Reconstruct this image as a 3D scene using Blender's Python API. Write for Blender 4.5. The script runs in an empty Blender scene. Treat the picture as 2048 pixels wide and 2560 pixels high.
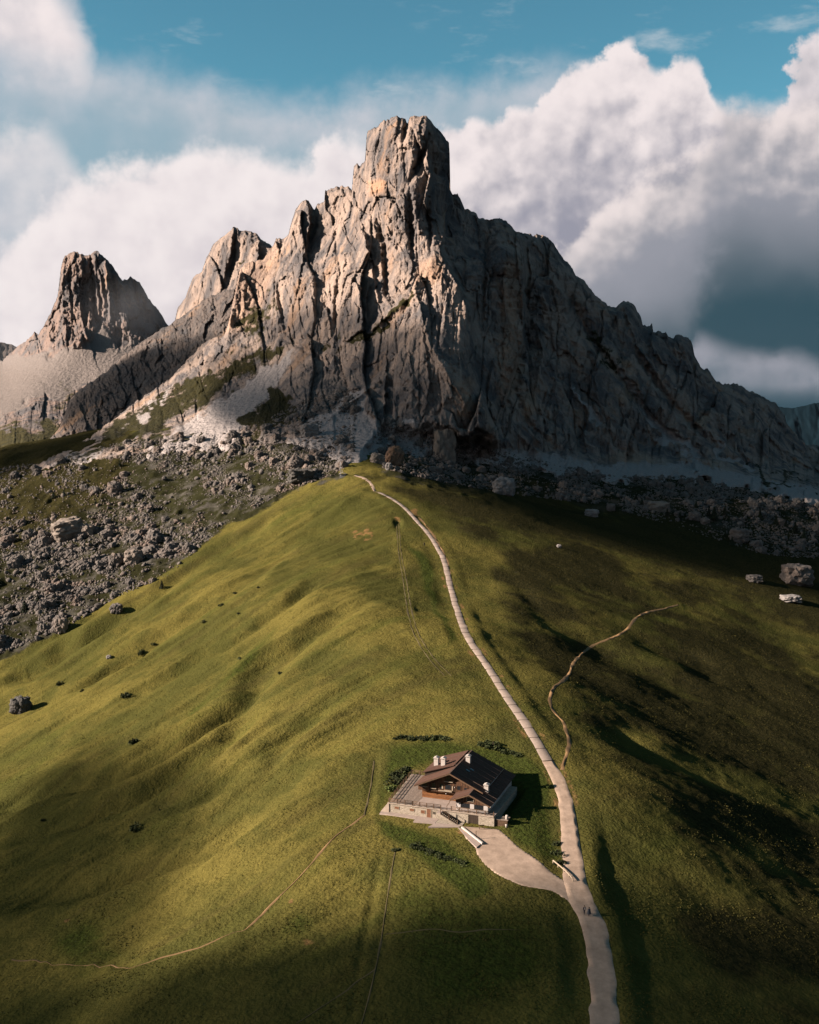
import bpy, bmesh, math, random, time
import numpy as np
from mathutils import Vector, Matrix
T0 = time.time()
random.seed(7); rng = np.random.default_rng(7)
S = bpy.context.scene
COL = S.collection
R = math.radians

# ------------------------------------------------------------------ camera
FPX, PITCH, CAMZ = 2745.0, R(5.8), 95.0          # focal length in photo pixels, tilt, height above the yard
cam = bpy.data.cameras.new('camera'); camo = bpy.data.objects.new('camera', cam); COL.objects.link(camo)
cam.sensor_fit = 'VERTICAL'; cam.sensor_height = 24.0; cam.lens = 24.0*FPX/2560.0
cam.clip_start = 1.0; cam.clip_end = 90000
camo.location = (0, 0, CAMZ); camo.rotation_euler = (R(90)-PITCH, 0, 0)
S.camera = camo

# ------------------------------------------------------------------ light and exposure
SUN_EL = R(22); SUN_AZ = R(-98.5)                  # azimuth of the sun from +Y, clockwise
SUNV = Vector((math.sin(SUN_AZ)*math.cos(SUN_EL), math.cos(SUN_AZ)*math.cos(SUN_EL), math.sin(SUN_EL)))
sun = bpy.data.lights.new('sun', 'SUN'); suno = bpy.data.objects.new('sun', sun); COL.objects.link(suno)
sun.energy = 5.0; sun.angle = R(0.5); sun.color = (1.0, 0.83, 0.71)
suno.rotation_euler = (-SUNV).to_track_quat('-Z', 'Y').to_euler()
S.view_settings.view_transform = 'Standard'; S.view_settings.look = 'None'
S.view_settings.gamma = 1.0; S.view_settings.exposure = 2.1
EXPF = 2.0**2.1
S.cycles.use_denoising = True
S.cycles.max_bounces = 4; S.cycles.diffuse_bounces = 1; S.cycles.volume_bounces = 0
S.cycles.transparent_max_bounces = 6; S.cycles.caustics_reflective = False; S.cycles.caustics_refractive = False

def srgb(r, g, b, k=1.0):
    f = lambda c: ((c/255.0)/12.92 if c/255.0 <= 0.04045 else ((c/255.0+0.055)/1.055)**2.4)*k
    return (f(r), f(g), f(b), 1.0)

class NT:                                           # small expression builder for shader nodes
    def __init__(s, tree): s.t = tree; s.n = tree.nodes; s.l = tree.links
    def put(s, sock, v):
        if hasattr(v, 'node'): s.l.new(v, sock)
        elif v is not None: sock.default_value = v
    def node(s, typ, **kw):
        n = s.n.new(typ)
        for k, v in kw.items(): setattr(n, k, v)
        return n
    def m(s, op, a, b=None, c=None, clamp=False):
        n = s.node('ShaderNodeMath', operation=op); n.use_clamp = clamp
        for i, v in enumerate((a, b, c)): s.put(n.inputs[i], v)
        return n.outputs[0]
    def add(s, a, b): return s.m('ADD', a, b)
    def sub(s, a, b): return s.m('SUBTRACT', a, b)
    def mul(s, a, b): return s.m('MULTIPLY', a, b)
    def vm(s, op, a, b=None, scale=None):
        n = s.node('ShaderNodeVectorMath', operation=op); s.put(n.inputs[0], a)
        if b is not None: s.put(n.inputs[1], b)
        if scale is not None: s.put(n.inputs['Scale'], scale)
        return n.outputs['Value'] if op in ('DOT_PRODUCT', 'LENGTH', 'DISTANCE') else n.outputs[0]
    def step(s, v, lo, hi, a=0.0, b=1.0):           # smooth ramp from lo to hi
        n = s.node('ShaderNodeMapRange', interpolation_type='SMOOTHSTEP'); n.clamp = True
        for i, x in enumerate((v, lo, hi, a, b)): s.put(n.inputs[i], x)
        return n.outputs[0]
    def lin(s, v, lo, hi, a=0.0, b=1.0):
        n = s.node('ShaderNodeMapRange'); n.clamp = True
        for i, x in enumerate((v, lo, hi, a, b)): s.put(n.inputs[i], x)
        return n.outputs[0]
    def mix(s, f, a, b, mode='MIX'):
        n = s.node('ShaderNodeMix', data_type='RGBA', blend_type=mode); s.put(n.inputs[0], f); s.put(n.inputs[6], a); s.put(n.inputs[7], b)
        return n.outputs[2]
    def noise(s, vec, scale, detail=4, rough=0.55, dist=0.0, typ='FBM'):
        n = s.node('ShaderNodeTexNoise'); n.noise_type = typ; s.put(n.inputs['Vector'], vec)
        n.inputs['Scale'].default_value = scale; n.inputs['Detail'].default_value = detail
        n.inputs['Roughness'].default_value = rough; n.inputs['Distortion'].default_value = dist
        return n.outputs[0]
    def voro(s, vec, scale, detail=2, feat='SMOOTH_F1', out=0, smooth=0.6, rough=0.5):
        n = s.node('ShaderNodeTexVoronoi'); n.feature = feat; s.put(n.inputs['Vector'], vec)
        n.inputs['Scale'].default_value = scale; n.inputs['Detail'].default_value = detail; n.inputs['Roughness'].default_value = rough
        if feat == 'SMOOTH_F1': n.inputs['Smoothness'].default_value = smooth
        return n.outputs[out]
    def curve(s, v, pts):
        n = s.node('ShaderNodeFloatCurve'); s.put(n.inputs['Value'], v); n.inputs[0].default_value = 1.0
        c = n.mapping.curves[0]; n.mapping.use_clip = False
        c.points[0].location = pts[0]; c.points[-1].location = pts[-1]
        for p in pts[1:-1]: c.points.new(*p)
        for p in c.points: p.handle_type = 'AUTO_CLAMPED'
        n.mapping.extend = 'HORIZONTAL'; n.mapping.update()
        return n.outputs[0]

# ------------------------------------------------------------------ geometry of the photograph: pixel <-> place
CP, SP = math.cos(PITCH), math.sin(PITCH)
def ray(px, py):
    a = (np.asarray(px, float)-1024)/FPX; b = (1280-np.asarray(py, float))/FPX
    return a, CP+b*SP, -SP+b*CP
def at_y(px, py, y):                               # the point of the pixel's line of sight at ground distance y
    dx, dy, dz = ray(px, py); t = y/dy
    return t*dx, np.asarray(y, float)+0*t, CAMZ+t*dz
def azel(px, py):
    dx, dy, dz = ray(px, py)
    return math.degrees(math.atan2(dx, dy)), math.degrees(math.atan2(dz, math.hypot(dx, dy)))

# ------------------------------------------------------------------ world: sky and clouds by direction
W = bpy.data.worlds.new('World'); S.world = W; W.use_nodes = True
W.node_tree.nodes.clear(); w = NT(W.node_tree)
K = 1.0/EXPF
dirv = w.vm('NORMALIZE', w.node('ShaderNodeTexCoord').outputs['Generated'])
sx = w.node('ShaderNodeSeparateXYZ'); w.l.new(dirv, sx.inputs[0])
AZ = w.mul(w.m('ARCTAN2', sx.outputs[0], sx.outputs[1]), 180/math.pi)
EL = w.mul(w.m('ARCSINE', sx.outputs[2]), 180/math.pi)
sky = w.node('ShaderNodeTexSky'); sky.sky_type = 'NISHITA'; sky.sun_disc = False
sky.sun_elevation = SUN_EL; sky.sun_rotation = SUN_AZ; sky.altitude = 2200; sky.air_density = 1.0; sky.dust_density = 0.6; sky.ozone_density = 1.5
blue = w.mix(1.0, w.vm('SCALE', sky.outputs[0], scale=0.05), (0.36, 0.66, 0.56, 1), 'MULTIPLY')
big = w.noise(dirv, 7.0, 3, 0.6)
fine = w.noise(dirv, 34.0, 5, 0.68)
shift = w.vm('ADD', dirv, (-0.009, 0.0, 0.011))
mid = w.noise(dirv, 13.0, 4, 0.55); midS = w.noise(shift, 13.0, 3, 0.55)
fineS = w.noise(shift, 34.0, 2, 0.6)
lump, lumpS = mid, midS
relief = w.add(w.mul(w.sub(mid, midS), 2.6), w.mul(w.sub(fine, fineS), 0.9))       # lit flank of each billow
AZN = w.lin(w.add(AZ, w.add(w.mul(w.sub(fine, .5), 1.8), w.mul(w.sub(lump, .5), 3.6))), -26, 26)
col = blue
WHITE = srgb(243, 232, 231, K); 
def cloud(tops, soft, amp, bright, shade, depth, alpha=1.0, low=None, right=None, rel=1.0, dark=None, ddepth=10):
    """one bank of cloud: crest line given by points of the photo, soft edge, paler near the crest"""
    global col
    pts = []
    for px, py in tops:
        a, e = azel(px, py); pts.append(((a+26)/52, (e+10)/60))
    top = w.sub(w.mul(w.curve(AZN, pts), 60.0), 10.0)
    wob = w.add(w.mul(w.sub(lump, 0.5), amp*6.0), w.mul(w.sub(fine, 0.5), amp*3.2))
    d = w.add(w.sub(top, EL), wob)
    al = w.step(d, -0.35*soft, 1.25*soft)
    if low is not None: al = w.mul(al, w.step(w.add(EL, w.mul(w.sub(big, .5), 3.0)), low[0], low[1]))
    if alpha < 1 or soft == 1.6: al = w.mul(al, w.lin(big, 0.30, 0.62, alpha*0.7, alpha))
    f = w.add(w.add(w.m('DIVIDE', w.sub(top, EL), depth), w.mul(w.sub(0.5, big), 0.9)), w.mul(relief, -rel*1.3))
    c = w.mix(w.step(f, -0.25, 1.25), bright, shade)
    if dark is not None: c = w.mix(w.step(w.add(w.sub(top, EL), w.mul(w.sub(.5, big), 4.0)), depth, ddepth), c, dark)
    col = w.mix(al, col, c)
# wisps high up
wis = w.noise(w.vm('MULTIPLY', dirv, (5.0, 5.0, 15.0)), 2.6, 5, 0.62)
col = w.mix(w.mul(w.step(wis, 0.56, 0.80), 0.55), col, srgb(200, 208, 214, K))
cloud([(-250,60),(0,100),(210,120),(350,135),(450,150),(600,185),(740,220),(850,215),(1000,195),(1150,165),(1300,140),(1450,150),(1600,200),(1800,260),(2048,230),(2300,220)],
      1.6, 0.45, srgb(205, 205, 212, K), srgb(158, 178, 190, K), 4.0, alpha=1.0, rel=0.5)
cloud([(-250,-420),(0,-300),(90,-180),(150,-80),(190,10),(215,80),(235,150),(262,330),(330,700),(500,1200),(2300,1200)], 2.2, 0.6, WHITE, srgb(214, 208, 212, K), 9.0, low=(13.6, 17.0), rel=0.8)
cloud([(-250,250),(0,290),(110,300),(170,350),(215,420),(300,600),(420,1200),(2300,1200)], 1.3, 0.6, WHITE, srgb(200, 198, 206, K), 8.0, alpha=0.85, rel=0.8)
cloud([(1780,1100),(1850,520),(1900,340),(1960,250),(1990,180),(2030,110),(2070,80),(2300,30)], 0.6, 0.5, srgb(228, 218, 220, K), srgb(150, 155, 166, K), 5.0)
cloud([(-250,640),(0,580),(100,500),(230,450),(350,400),(430,370),(560,345),(650,362),(720,385),(770,385),(815,340),(850,318),(920,335),(1000,420),(1100,600),(1300,1100),(2300,1200)],
      1.0, 0.55, srgb(244, 235, 234, K), srgb(206, 198, 204, K), 13.0, rel=0.55)
cloud([(960,900),(1050,420),(1110,308),(1150,318),(1200,298),(1240,308),(1290,265),(1330,268),(1370,220),(1440,158),(1490,152),(1530,112),(1566,86),(1592,105),(1622,158),(1650,165),(1690,140),(1725,136),(1762,170),(1800,240),(1870,340),(1960,470),(2100,620),(2300,700)],
      0.42, 0.36, WHITE, srgb(152, 152, 166, K), 8.5, rel=0.8)
cloud([(1345,1000),(1375,700),(1400,640),(1440,590),(1500,522),(1560,480),(1650,430),(1720,400),(1760,360),(1790,310),(1825,262),(1870,245),(1940,250),(2060,250),(2300,250)],
      0.85, 0.40, srgb(236, 224, 222, K), srgb(150, 152, 162, K), 3.6, rel=0.8, dark=srgb(52, 80, 92, K), ddepth=9.5)
cloud([(1600,1060),(1690,930),(1730,850),(1765,832),(1830,858),(1900,868),(1960,862),(2048,895),(2300,915)], 0.9, 0.22, srgb(160, 160, 170, K), srgb(92, 110, 122, K), 2.6, low=(-0.9, 1.0), rel=0.4)
# dim air close to the horizon on the shaded side
dimf = w.mul(w.step(EL, 0.9, -1.2), w.step(AZ, 6, 15))
col = w.mix(dimf, col, srgb(30, 66, 80, K))
bg = w.node('ShaderNodeBackground'); w.l.new(col, bg.inputs[0]); bg.inputs[1].default_value = 1.0
wo = w.node('ShaderNodeOutputWorld'); w.l.new(bg.outputs[0], wo.inputs[0])
W.cycles.sampling_method = 'NONE'

# ------------------------------------------------------------------ numpy noise
def _h(ix, iy, iz, seed):
    u = lambda q, k: np.asarray(q).astype(np.int32).view(np.uint32)*np.uint32(k)
    n = u(ix, 374761393)+u(iy, 668265263)+u(iz, 2147483647)+np.uint32((seed*974634777) & 0xffffffff)
    n = (n ^ (n >> np.uint32(13)))*np.uint32(1274126177); n = (n ^ (n >> np.uint32(16)))*np.uint32(2246822519)
    return ((n ^ (n >> np.uint32(15))) & np.uint32(0xffff))*(1/65535.0)
def vnoise(x, y, z, seed=0):                        # value noise, -1..1
    ix, iy, iz = np.floor(x), np.floor(y), np.floor(z)
    fx, fy, fz = x-ix, y-iy, z-iz
    fx, fy, fz = [q*q*q*(q*(q*6-15)+10) for q in (fx, fy, fz)]
    r = 0
    for i in (0, 1):
        for j in (0, 1):
            for k in (0, 1):
                r = r + _h(ix+i, iy+j, iz+k, seed)*(fx if i else 1-fx)*(fy if j else 1-fy)*(fz if k else 1-fz)
    return r*2-1
def vnoise2(x, y, seed=0):
    ix, iy = np.floor(x), np.floor(y); fx, fy = x-ix, y-iy
    fx, fy = [q*q*q*(q*(q*6-15)+10) for q in (fx, fy)]; z = np.zeros_like(ix); r = 0
    for i in (0, 1):
        for j in (0, 1): r = r + _h(ix+i, iy+j, z, seed)*(fx if i else 1-fx)*(fy if j else 1-fy)
    return r*2-1
def fbm2(x, y, o=4, seed=0, g=0.5):
    r, a = 0, 1.0
    for i in range(o): r = r+a*vnoise2(x*2.03**i+i*17.3, y*2.03**i-i*9.1, seed+i); a *= g
    return r
def ridged(x, y, z, o=4, seed=0, g=0.55):
    r, a = 0, 1.0
    for i in range(o): r = r+a*(1-2*np.abs(vnoise(x*2.07**i+i*11.7, y*2.07**i, z*2.07**i-i*7.7, seed+i))); a *= g
    return r
def worley2(x, y, seed=0):                          # F1, F2 of a jittered cell pattern
    ix, iy = np.floor(x), np.floor(y); z = np.zeros_like(ix)
    f1 = np.full(x.shape, 9.0); f2 = f1.copy()
    for i in (-1, 0, 1):
        for j in (-1, 0, 1):
            cx, cy = ix+i, iy+j
            d = np.hypot(cx+0.1+0.8*_h(cx, cy, z, seed)-x, cy+0.1+0.8*_h(cx, cy, z+1, seed)-y)
            f2 = np.minimum(f2, np.maximum(f1, d)); f1 = np.minimum(f1, d)
    return f1, f2
def facets(x, y, seed=0, tilt=1.0):                  # angular blocks: every cell is a tilted plane at its own depth; also the gap to the next cell
    ix, iy = np.floor(x), np.floor(y); z = np.zeros_like(ix)
    f1 = np.full(x.shape, 9.0); f2 = f1.copy(); val = np.zeros(x.shape)
    for i in (-1, 0, 1):
        for j in (-1, 0, 1):
            cx, cy = ix+i, iy+j
            px_, py_ = cx+0.08+0.84*_h(cx, cy, z, seed)-x, cy+0.08+0.84*_h(cx, cy, z+1, seed)-y; d = np.abs(px_)*.75+np.abs(py_)*.55+.25*np.hypot(px_, py_); k = d < f1
            v = _h(cx, cy, z+2, seed)-.5-tilt*((_h(cx, cy, z+3, seed)-.5)*2*px_+(_h(cx, cy, z+4, seed)-.35)*1.6*py_)
            f2 = np.where(k, f1, np.minimum(f2, d)); val = np.where(k, v, val); f1 = np.where(k, d, f1)
    return val, f2-f1
def tps(cx, cy, cz, lam=0.0):                        # thin plate through points
    cx, cy, cz = [np.asarray(q, float) for q in (cx, cy, cz)]; n = len(cx)
    def phi(r2): return np.where(r2 > 0, 0.5*r2*np.log(r2+1e-12), 0)
    A = np.zeros((n+3, n+3)); A[:n, :n] = phi((cx[:, None]-cx)**2+(cy[:, None]-cy)**2)+lam*np.eye(n)
    A[:n, n] = 1; A[:n, n+1] = cx; A[:n, n+2] = cy; A[n:, :n] = A[:n, n:].T
    wt = np.linalg.solve(A, np.r_[cz, 0, 0, 0])
    def ev(x, y):
        r = wt[n]+wt[n+1]*x+wt[n+2]*y
        for i in range(n): r = r+wt[i]*phi((x-cx[i])**2+(y-cy[i])**2)
        return r
    return ev
def polydist(x, y, pts):                            # distance to a polyline and position along it (0..1), signed side
    best = np.full(np.shape(x), 1e9); al = np.zeros(np.shape(x)); sd = np.zeros(np.shape(x)); n = len(pts)-1
    for i in range(n):
        (ax, ay), (bx, by) = pts[i][:2], pts[i+1][:2]
        ux, uy = bx-ax, by-ay; L2 = ux*ux+uy*uy+1e-9
        t = np.clip(((x-ax)*ux+(y-ay)*uy)/L2, 0, 1)
        d = np.hypot(x-ax-t*ux, y-ay-t*uy); k = d < best
        best = np.where(k, d, best); al = np.where(k, (i+t)/n, al); sd = np.where(k, np.sign(ux*(y-ay)-uy*(x-ax)), sd)
    return best, al, sd
def inpoly(x, y, poly):
    r = np.zeros(np.shape(x), bool); n = len(poly)
    for i in range(n):
        (ax, ay), (bx, by) = poly[i], poly[(i+1) % n]
        if ay == by: continue
        c = ((ay > y) != (by > y)) & (x < (bx-ax)*(y-ay)/(by-ay)+ax); r ^= c
    return r
def softpoly(x, y, poly, soft):
    d, _, _ = polydist(x, y, list(poly)+[poly[0]])
    return np.clip(0.5+np.where(inpoly(x, y, poly), d, -d)/(2*soft), 0, 1)
sstep = lambda v, a, b: (lambda t: t*t*(3-2*t))(np.clip((v-a)/(b-a), 0, 1))
def smoothline(pts, n):                              # Catmull-Rom resample
    P = np.array(pts, float); P = np.vstack([2*P[0]-P[1], P, 2*P[-1]-P[-2]]); out = []
    m = len(P)-3
    for q in np.linspace(0, m-1e-6, n):
        i = int(q); t = q-i; a, b, c, d = P[i:i+4]
        out.append(0.5*((2*b)+(c-a)*t+(2*a-5*b+4*c-d)*t*t+(3*b-a-3*c+d)*t**3))
    return np.array(out)

# ------------------------------------------------------------------ object helpers
def tag(o, label=None, cat=None, group=None, kind=None):
    for k, v in (('label', label), ('category', cat), ('group', group), ('kind', kind)):
        if v: o[k] = v
    return o
def link(name, me, mat=None, parent=None):
    o = bpy.data.objects.new(name, me); COL.objects.link(o)
    if mat is not None and me is not None and not me.materials: me.materials.append(mat)
    o.parent = parent
    return o
def empty(name, loc=(0, 0, 0), rz=0.0):
    o = bpy.data.objects.new(name, None); COL.objects.link(o); o.location = loc; o.rotation_euler.z = rz
    return o
def np_mesh(name, verts, faces, smooth=True, colors=None):
    me = bpy.data.meshes.new(name); verts = np.asarray(verts, np.float32); faces = np.asarray(faces, np.int32); k = faces.shape[1]
    me.vertices.add(len(verts)); me.vertices.foreach_set('co', verts.ravel())
    me.loops.add(faces.size); me.loops.foreach_set('vertex_index', faces.ravel())
    me.polygons.add(len(faces)); me.polygons.foreach_set('loop_start', np.arange(0, faces.size, k, dtype=np.int32))
    me.polygons.foreach_set('loop_total', np.full(len(faces), k, np.int32))
    me.update(calc_edges=True)
    if smooth: me.polygons.foreach_set('use_smooth', np.ones(len(faces), bool))
    if colors is not None:
        for cn, arr in colors.items():
            at = me.color_attributes.new(cn, 'FLOAT_COLOR', 'POINT'); at.data.foreach_set('color', np.asarray(arr, np.float32).ravel())
    return me
def grid_faces(nr, nc):
    i = np.arange(nr*nc).reshape(nr, nc)
    return np.stack([i[:-1, :-1], i[:-1, 1:], i[1:, 1:], i[1:, :-1]], -1).reshape(-1, 4)
def bm_mesh(name, bm, smooth=False):
    me = bpy.data.meshes.new(name); bmesh.ops.recalc_face_normals(bm, faces=bm.faces[:]); bm.to_mesh(me); bm.free()
    if smooth: me.polygons.foreach_set('use_smooth', np.ones(len(me.polygons), bool))
    return me
def boxes_mesh(name, boxes, rough=0.0):
    bm = bmesh.new()
    for (x0, x1, y0, y1, z0, z1) in boxes:
        vs = [bm.verts.new((x, y, z)) for z in (z0, z1) for y in (y0, y1) for x in (x0, x1)]
        for f in ((0,1,3,2),(4,6,7,5),(0,4,5,1),(2,3,7,6),(0,2,6,4),(1,5,7,3)): bm.faces.new([vs[i] for i in f])
    return bm_mesh(name, bm)
def prism(name, poly, axis, a0, a1):                 # polygon (two coords) swept along the third axis
    bm = bmesh.new(); n = len(poly)
    def P(q, a):
        if axis == 'y': return (q[0], a, q[1])
        if axis == 'x': return (a, q[0], q[1])
        return (q[0], q[1], a)
    A = [bm.verts.new(P(q, a0)) for q in poly]; B = [bm.verts.new(P(q, a1)) for q in poly]
    bm.faces.new(A); bm.faces.new(B[::-1])
    for i in range(n): bm.faces.new((A[i], A[(i+1) % n], B[(i+1) % n], B[i]))
    return bm_mesh(name, bm)
def tube_mesh(name, pts, r, n=6):
    bm = bmesh.new(); rings = []
    pts = [Vector(p) for p in pts]
    for i, p in enumerate(pts):
        d = (pts[min(i+1, len(pts)-1)]-pts[max(i-1, 0)]).normalized()
        u = d.orthogonal().normalized(); v = d.cross(u); rr = r[i] if hasattr(r, '__len__') else r
        rings.append([bm.verts.new(p+(u*math.cos(a)+v*math.sin(a))*rr) for a in [2*math.pi*k/n for k in range(n)]])
    for a, b in zip(rings, rings[1:]):
        for k in range(n): bm.faces.new((a[k], a[(k+1) % n], b[(k+1) % n], b[k]))
    bm.faces.new(rings[0]); bm.faces.new(rings[-1][::-1])
    return bm_mesh(name, bm, True)
# ------------------------------------------------------------------ materials
def mat(name):
    m = bpy.data.materials.new(name); m.use_nodes = True; t = NT(m.node_tree)
    b = t.n['Principled BSDF']; b.inputs['Roughness'].default_value = 0.85; b.inputs['Specular IOR Level'].default_value = 0.15
    return m, t, b
def zone(t, name='zone'):
    a = t.node('ShaderNodeVertexColor'); a.layer_name = name; s = t.node('ShaderNodeSeparateColor'); t.l.new(a.outputs[0], s.inputs[0])
    return s.outputs[0], s.outputs[1], s.outputs[2], a.outputs[1]
def pos(t): return t.node('ShaderNodeNewGeometry').outputs['Position']
def bump(t, b, h, strength, dist):
    n = t.node('ShaderNodeBump'); n.inputs['Strength'].default_value = strength; n.inputs['Distance'].default_value = dist
    t.l.new(h, n.inputs['Height']); t.l.new(n.outputs[0], b.inputs['Normal'])
def rock_material(name, warm, cool, scree, grass, sc=1.0, bs=0.9):
    m, t, b = mat(name); P = pos(t); zr, zg, zb, za = zone(t)
    stre = t.noise(t.vm('MULTIPLY', P, (1.0*sc, 1.0*sc, 0.16*sc)), 0.075, 6, 0.62)
    patch = t.noise(P, 0.018*sc, 5, 0.6); med = t.noise(P, 0.16*sc, 5, 0.65); fin = t.noise(P, 0.7*sc, 4, 0.6)
    c = t.mix(t.step(t.add(t.mul(stre, .6), t.mul(patch, .5)), 0.44, 0.66), cool, warm)
    c = t.mix(t.mul(t.step(stre, 0.50, 0.36), 0.55), c, (0.085, 0.083, 0.085, 1))          # dark water streaks
    c = t.mix(t.mul(t.step(t.noise(t.vm('MULTIPLY', P, (1, 1, .45)), 0.03*sc, 5, .65), 0.56, 0.70), 0.55), c, (0.34, 0.21, 0.125, 1))   # rusty fresh faces
    c = t.mix(t.mul(zb, 0.75), c, (0.42, 0.25, 0.15, 1))
    c = t.mix(t.lin(med, 0.3, 0.7, 0.0, 0.42), c, t.mix(1.0, c, (0.55, 0.55, 0.56, 1), 'MULTIPLY'))
    sc_c = t.mix(t.lin(fin, .3, .7), t.mix(1.0, scree, (.72, .72, .74, 1), 'MULTIPLY'), scree)
    zrn = t.step(t.add(zr, t.mul(t.sub(med, .5), 0.9)), 0.35, 0.65)
    c = t.mix(zrn, c, sc_c)
    gn = t.step(t.add(zg, t.mul(t.sub(t.noise(P, 0.11*sc, 6, .7), .5), 1.3)), 0.40, 0.62)
    gc = t.mix(t.lin(med, .3, .7), grass, t.mix(1.0, grass, (1.5, 1.3, .9, 1), 'MULTIPLY'))
    c = t.mix(gn, c, gc)
    t.l.new(c, b.inputs['Base Color']); b.inputs['Roughness'].default_value = 0.95; b.inputs['Specular IOR Level'].default_value = 0.05
    h = t.add(t.add(t.mul(med, 2.2), t.mul(fin, 0.9)), t.mul(t.voro(t.vm('MULTIPLY', P, (1, 1, .4)), 0.28*sc, 0, 'F1'), .8))
    bump(t, b, h, bs, 1.3/sc)
    return m
M_rock = rock_material('dolomite_rock', (0.31, 0.24, 0.195, 1), (0.125, 0.112, 0.107, 1), (0.335, 0.30, 0.278, 1), (0.021, 0.021, 0.010, 1))
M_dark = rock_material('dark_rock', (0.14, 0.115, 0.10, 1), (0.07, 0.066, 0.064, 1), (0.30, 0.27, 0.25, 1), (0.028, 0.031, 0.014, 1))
M_far = rock_material('far_rock', (0.21, 0.155, 0.128, 1), (0.11, 0.102, 0.10, 1), (0.18, 0.155, 0.138, 1), (0.036, 0.035, 0.018, 1), sc=0.5, bs=.6)

def meadow_material():
    m, t, b = mat('meadow'); P = pos(t); zr, zg, zb, za = zone(t)      # R stony ground, G lush, B dry/bare, 1-A dark heath
    big = t.noise(P, 0.016, 5, .6); med = t.noise(P, 0.09, 6, .65); fin = t.noise(P, 0.9, 5, .72); clump = t.voro(P, 1.4, 0, 'F1')
    stre = t.noise(t.vm('ADD', P, (0, 0, 0)), 0.25, 5, .7, 1.0)
    olive = (0.068, 0.066, 0.019, 1); gold = (0.132, 0.110, 0.030, 1); lush = (0.050, 0.064, 0.014, 1); deep = (0.036, 0.040, 0.012, 1)
    c = t.mix(t.step(t.add(t.mul(big, .65), t.mul(med, .4)), 0.44, 0.62), olive, gold)
    c = t.mix(t.mul(t.step(med, 0.52, 0.72), 0.55), c, deep)
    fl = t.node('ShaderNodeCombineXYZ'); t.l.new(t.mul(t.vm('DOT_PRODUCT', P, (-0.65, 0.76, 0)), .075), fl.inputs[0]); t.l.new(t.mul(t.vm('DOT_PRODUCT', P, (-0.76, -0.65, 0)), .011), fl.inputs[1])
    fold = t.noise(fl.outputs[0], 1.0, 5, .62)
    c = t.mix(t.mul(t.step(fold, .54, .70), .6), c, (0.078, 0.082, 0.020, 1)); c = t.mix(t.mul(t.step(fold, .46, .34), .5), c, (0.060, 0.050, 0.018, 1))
    c = t.mix(t.step(t.add(zg, t.mul(t.sub(med, .5), .8)), 0.3, 0.75), c, t.mix(t.lin(fin, .35, .65), lush, deep))
    c = t.mix(t.step(t.add(zb, t.mul(t.sub(stre, .5), 1.0)), 0.42, 0.75), c, (0.20, 0.118, 0.05, 1))
    st = t.mix(t.step(med, .46, .68), (0.026, 0.026, 0.012, 1), (0.085, 0.078, 0.068, 1))
    c = t.mix(t.step(t.add(zr, t.mul(t.sub(t.noise(P, .14, 6, .7), .5), 1.1)), 0.35, 0.65), c, st)
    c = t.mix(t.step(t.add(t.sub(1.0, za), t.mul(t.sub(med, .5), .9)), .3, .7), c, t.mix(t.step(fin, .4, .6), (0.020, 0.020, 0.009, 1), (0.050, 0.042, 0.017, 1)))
    c = t.mix(t.lin(fin, .28, .72, .0, .62), c, t.mix(1.0, c, (.42, .46, .40, 1), 'MULTIPLY'))
    c = t.mix(t.mul(t.step(clump, .42, .12), .25), c, t.mix(1.0, c, (1.5, 1.4, 1.2, 1), 'MULTIPLY'))
    t.l.new(c, b.inputs['Base Color']); b.inputs['Roughness'].default_value = 1.0; b.inputs['Specular IOR Level'].default_value = 0.0
    h = t.add(t.add(t.mul(fin, .55), t.mul(clump, .22)), t.mul(stre, .8))
    bump(t, b, h, 0.9, 0.75)
    return m
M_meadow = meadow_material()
def simple(name, c1, c2=None, scale=1.0, rough=0.85, stretch=(1, 1, 1), bs=0.0, spec=0.15, coord='pos', rnd=0.0, metallic=0.0):
    m, t, b = mat(name); P = pos(t) if coord == 'pos' else t.node('ShaderNodeTexCoord').outputs['Object']
    P = t.vm('MULTIPLY', P, stretch)
    n = t.noise(P, scale, 5, .65); c = t.mix(t.lin(n, .3, .7), c1, c2 or c1)
    if rnd:
        oi = t.node('ShaderNodeObjectInfo'); c = t.mix(1.0, c, t.mix(oi.outputs['Random'], (1-rnd,)*3+(1,), (1+rnd,)*3+(1,)), 'MULTIPLY')
    t.l.new(c, b.inputs['Base Color']); b.inputs['Roughness'].default_value = rough; b.inputs['Specular IOR Level'].default_value = spec; b.inputs['Metallic'].default_value = metallic
    if bs: bump(t, b, n, bs, 0.1)
    return m
M_path = simple('pale_gravel', (0.37, 0.275, 0.205, 1), (0.23, 0.168, 0.122, 1), 0.45, bs=.8)
M_tread = simple('gravel_tread', (0.30, 0.24, 0.195, 1), (0.235, 0.185, 0.15, 1), 1.2, bs=.5, rnd=.08)
M_trail = simple('ochre_trail', (0.20, 0.118, 0.055, 1), (0.13, 0.082, 0.035, 1), 0.5, bs=.5)
M_rut = simple('wheel_rut', (0.085, 0.064, 0.028, 1), (0.06, 0.05, 0.02, 1), .8, bs=.5)
M_verge = simple('dry_verge', (0.19, 0.135, 0.07, 1), (0.10, 0.085, 0.03, 1), 0.8, bs=.6)
M_log = simple('old_timber', (0.060, 0.043, 0.030, 1), (0.035, 0.026, 0.02, 1), 3.0, bs=.4)
M_boulder = None
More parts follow.
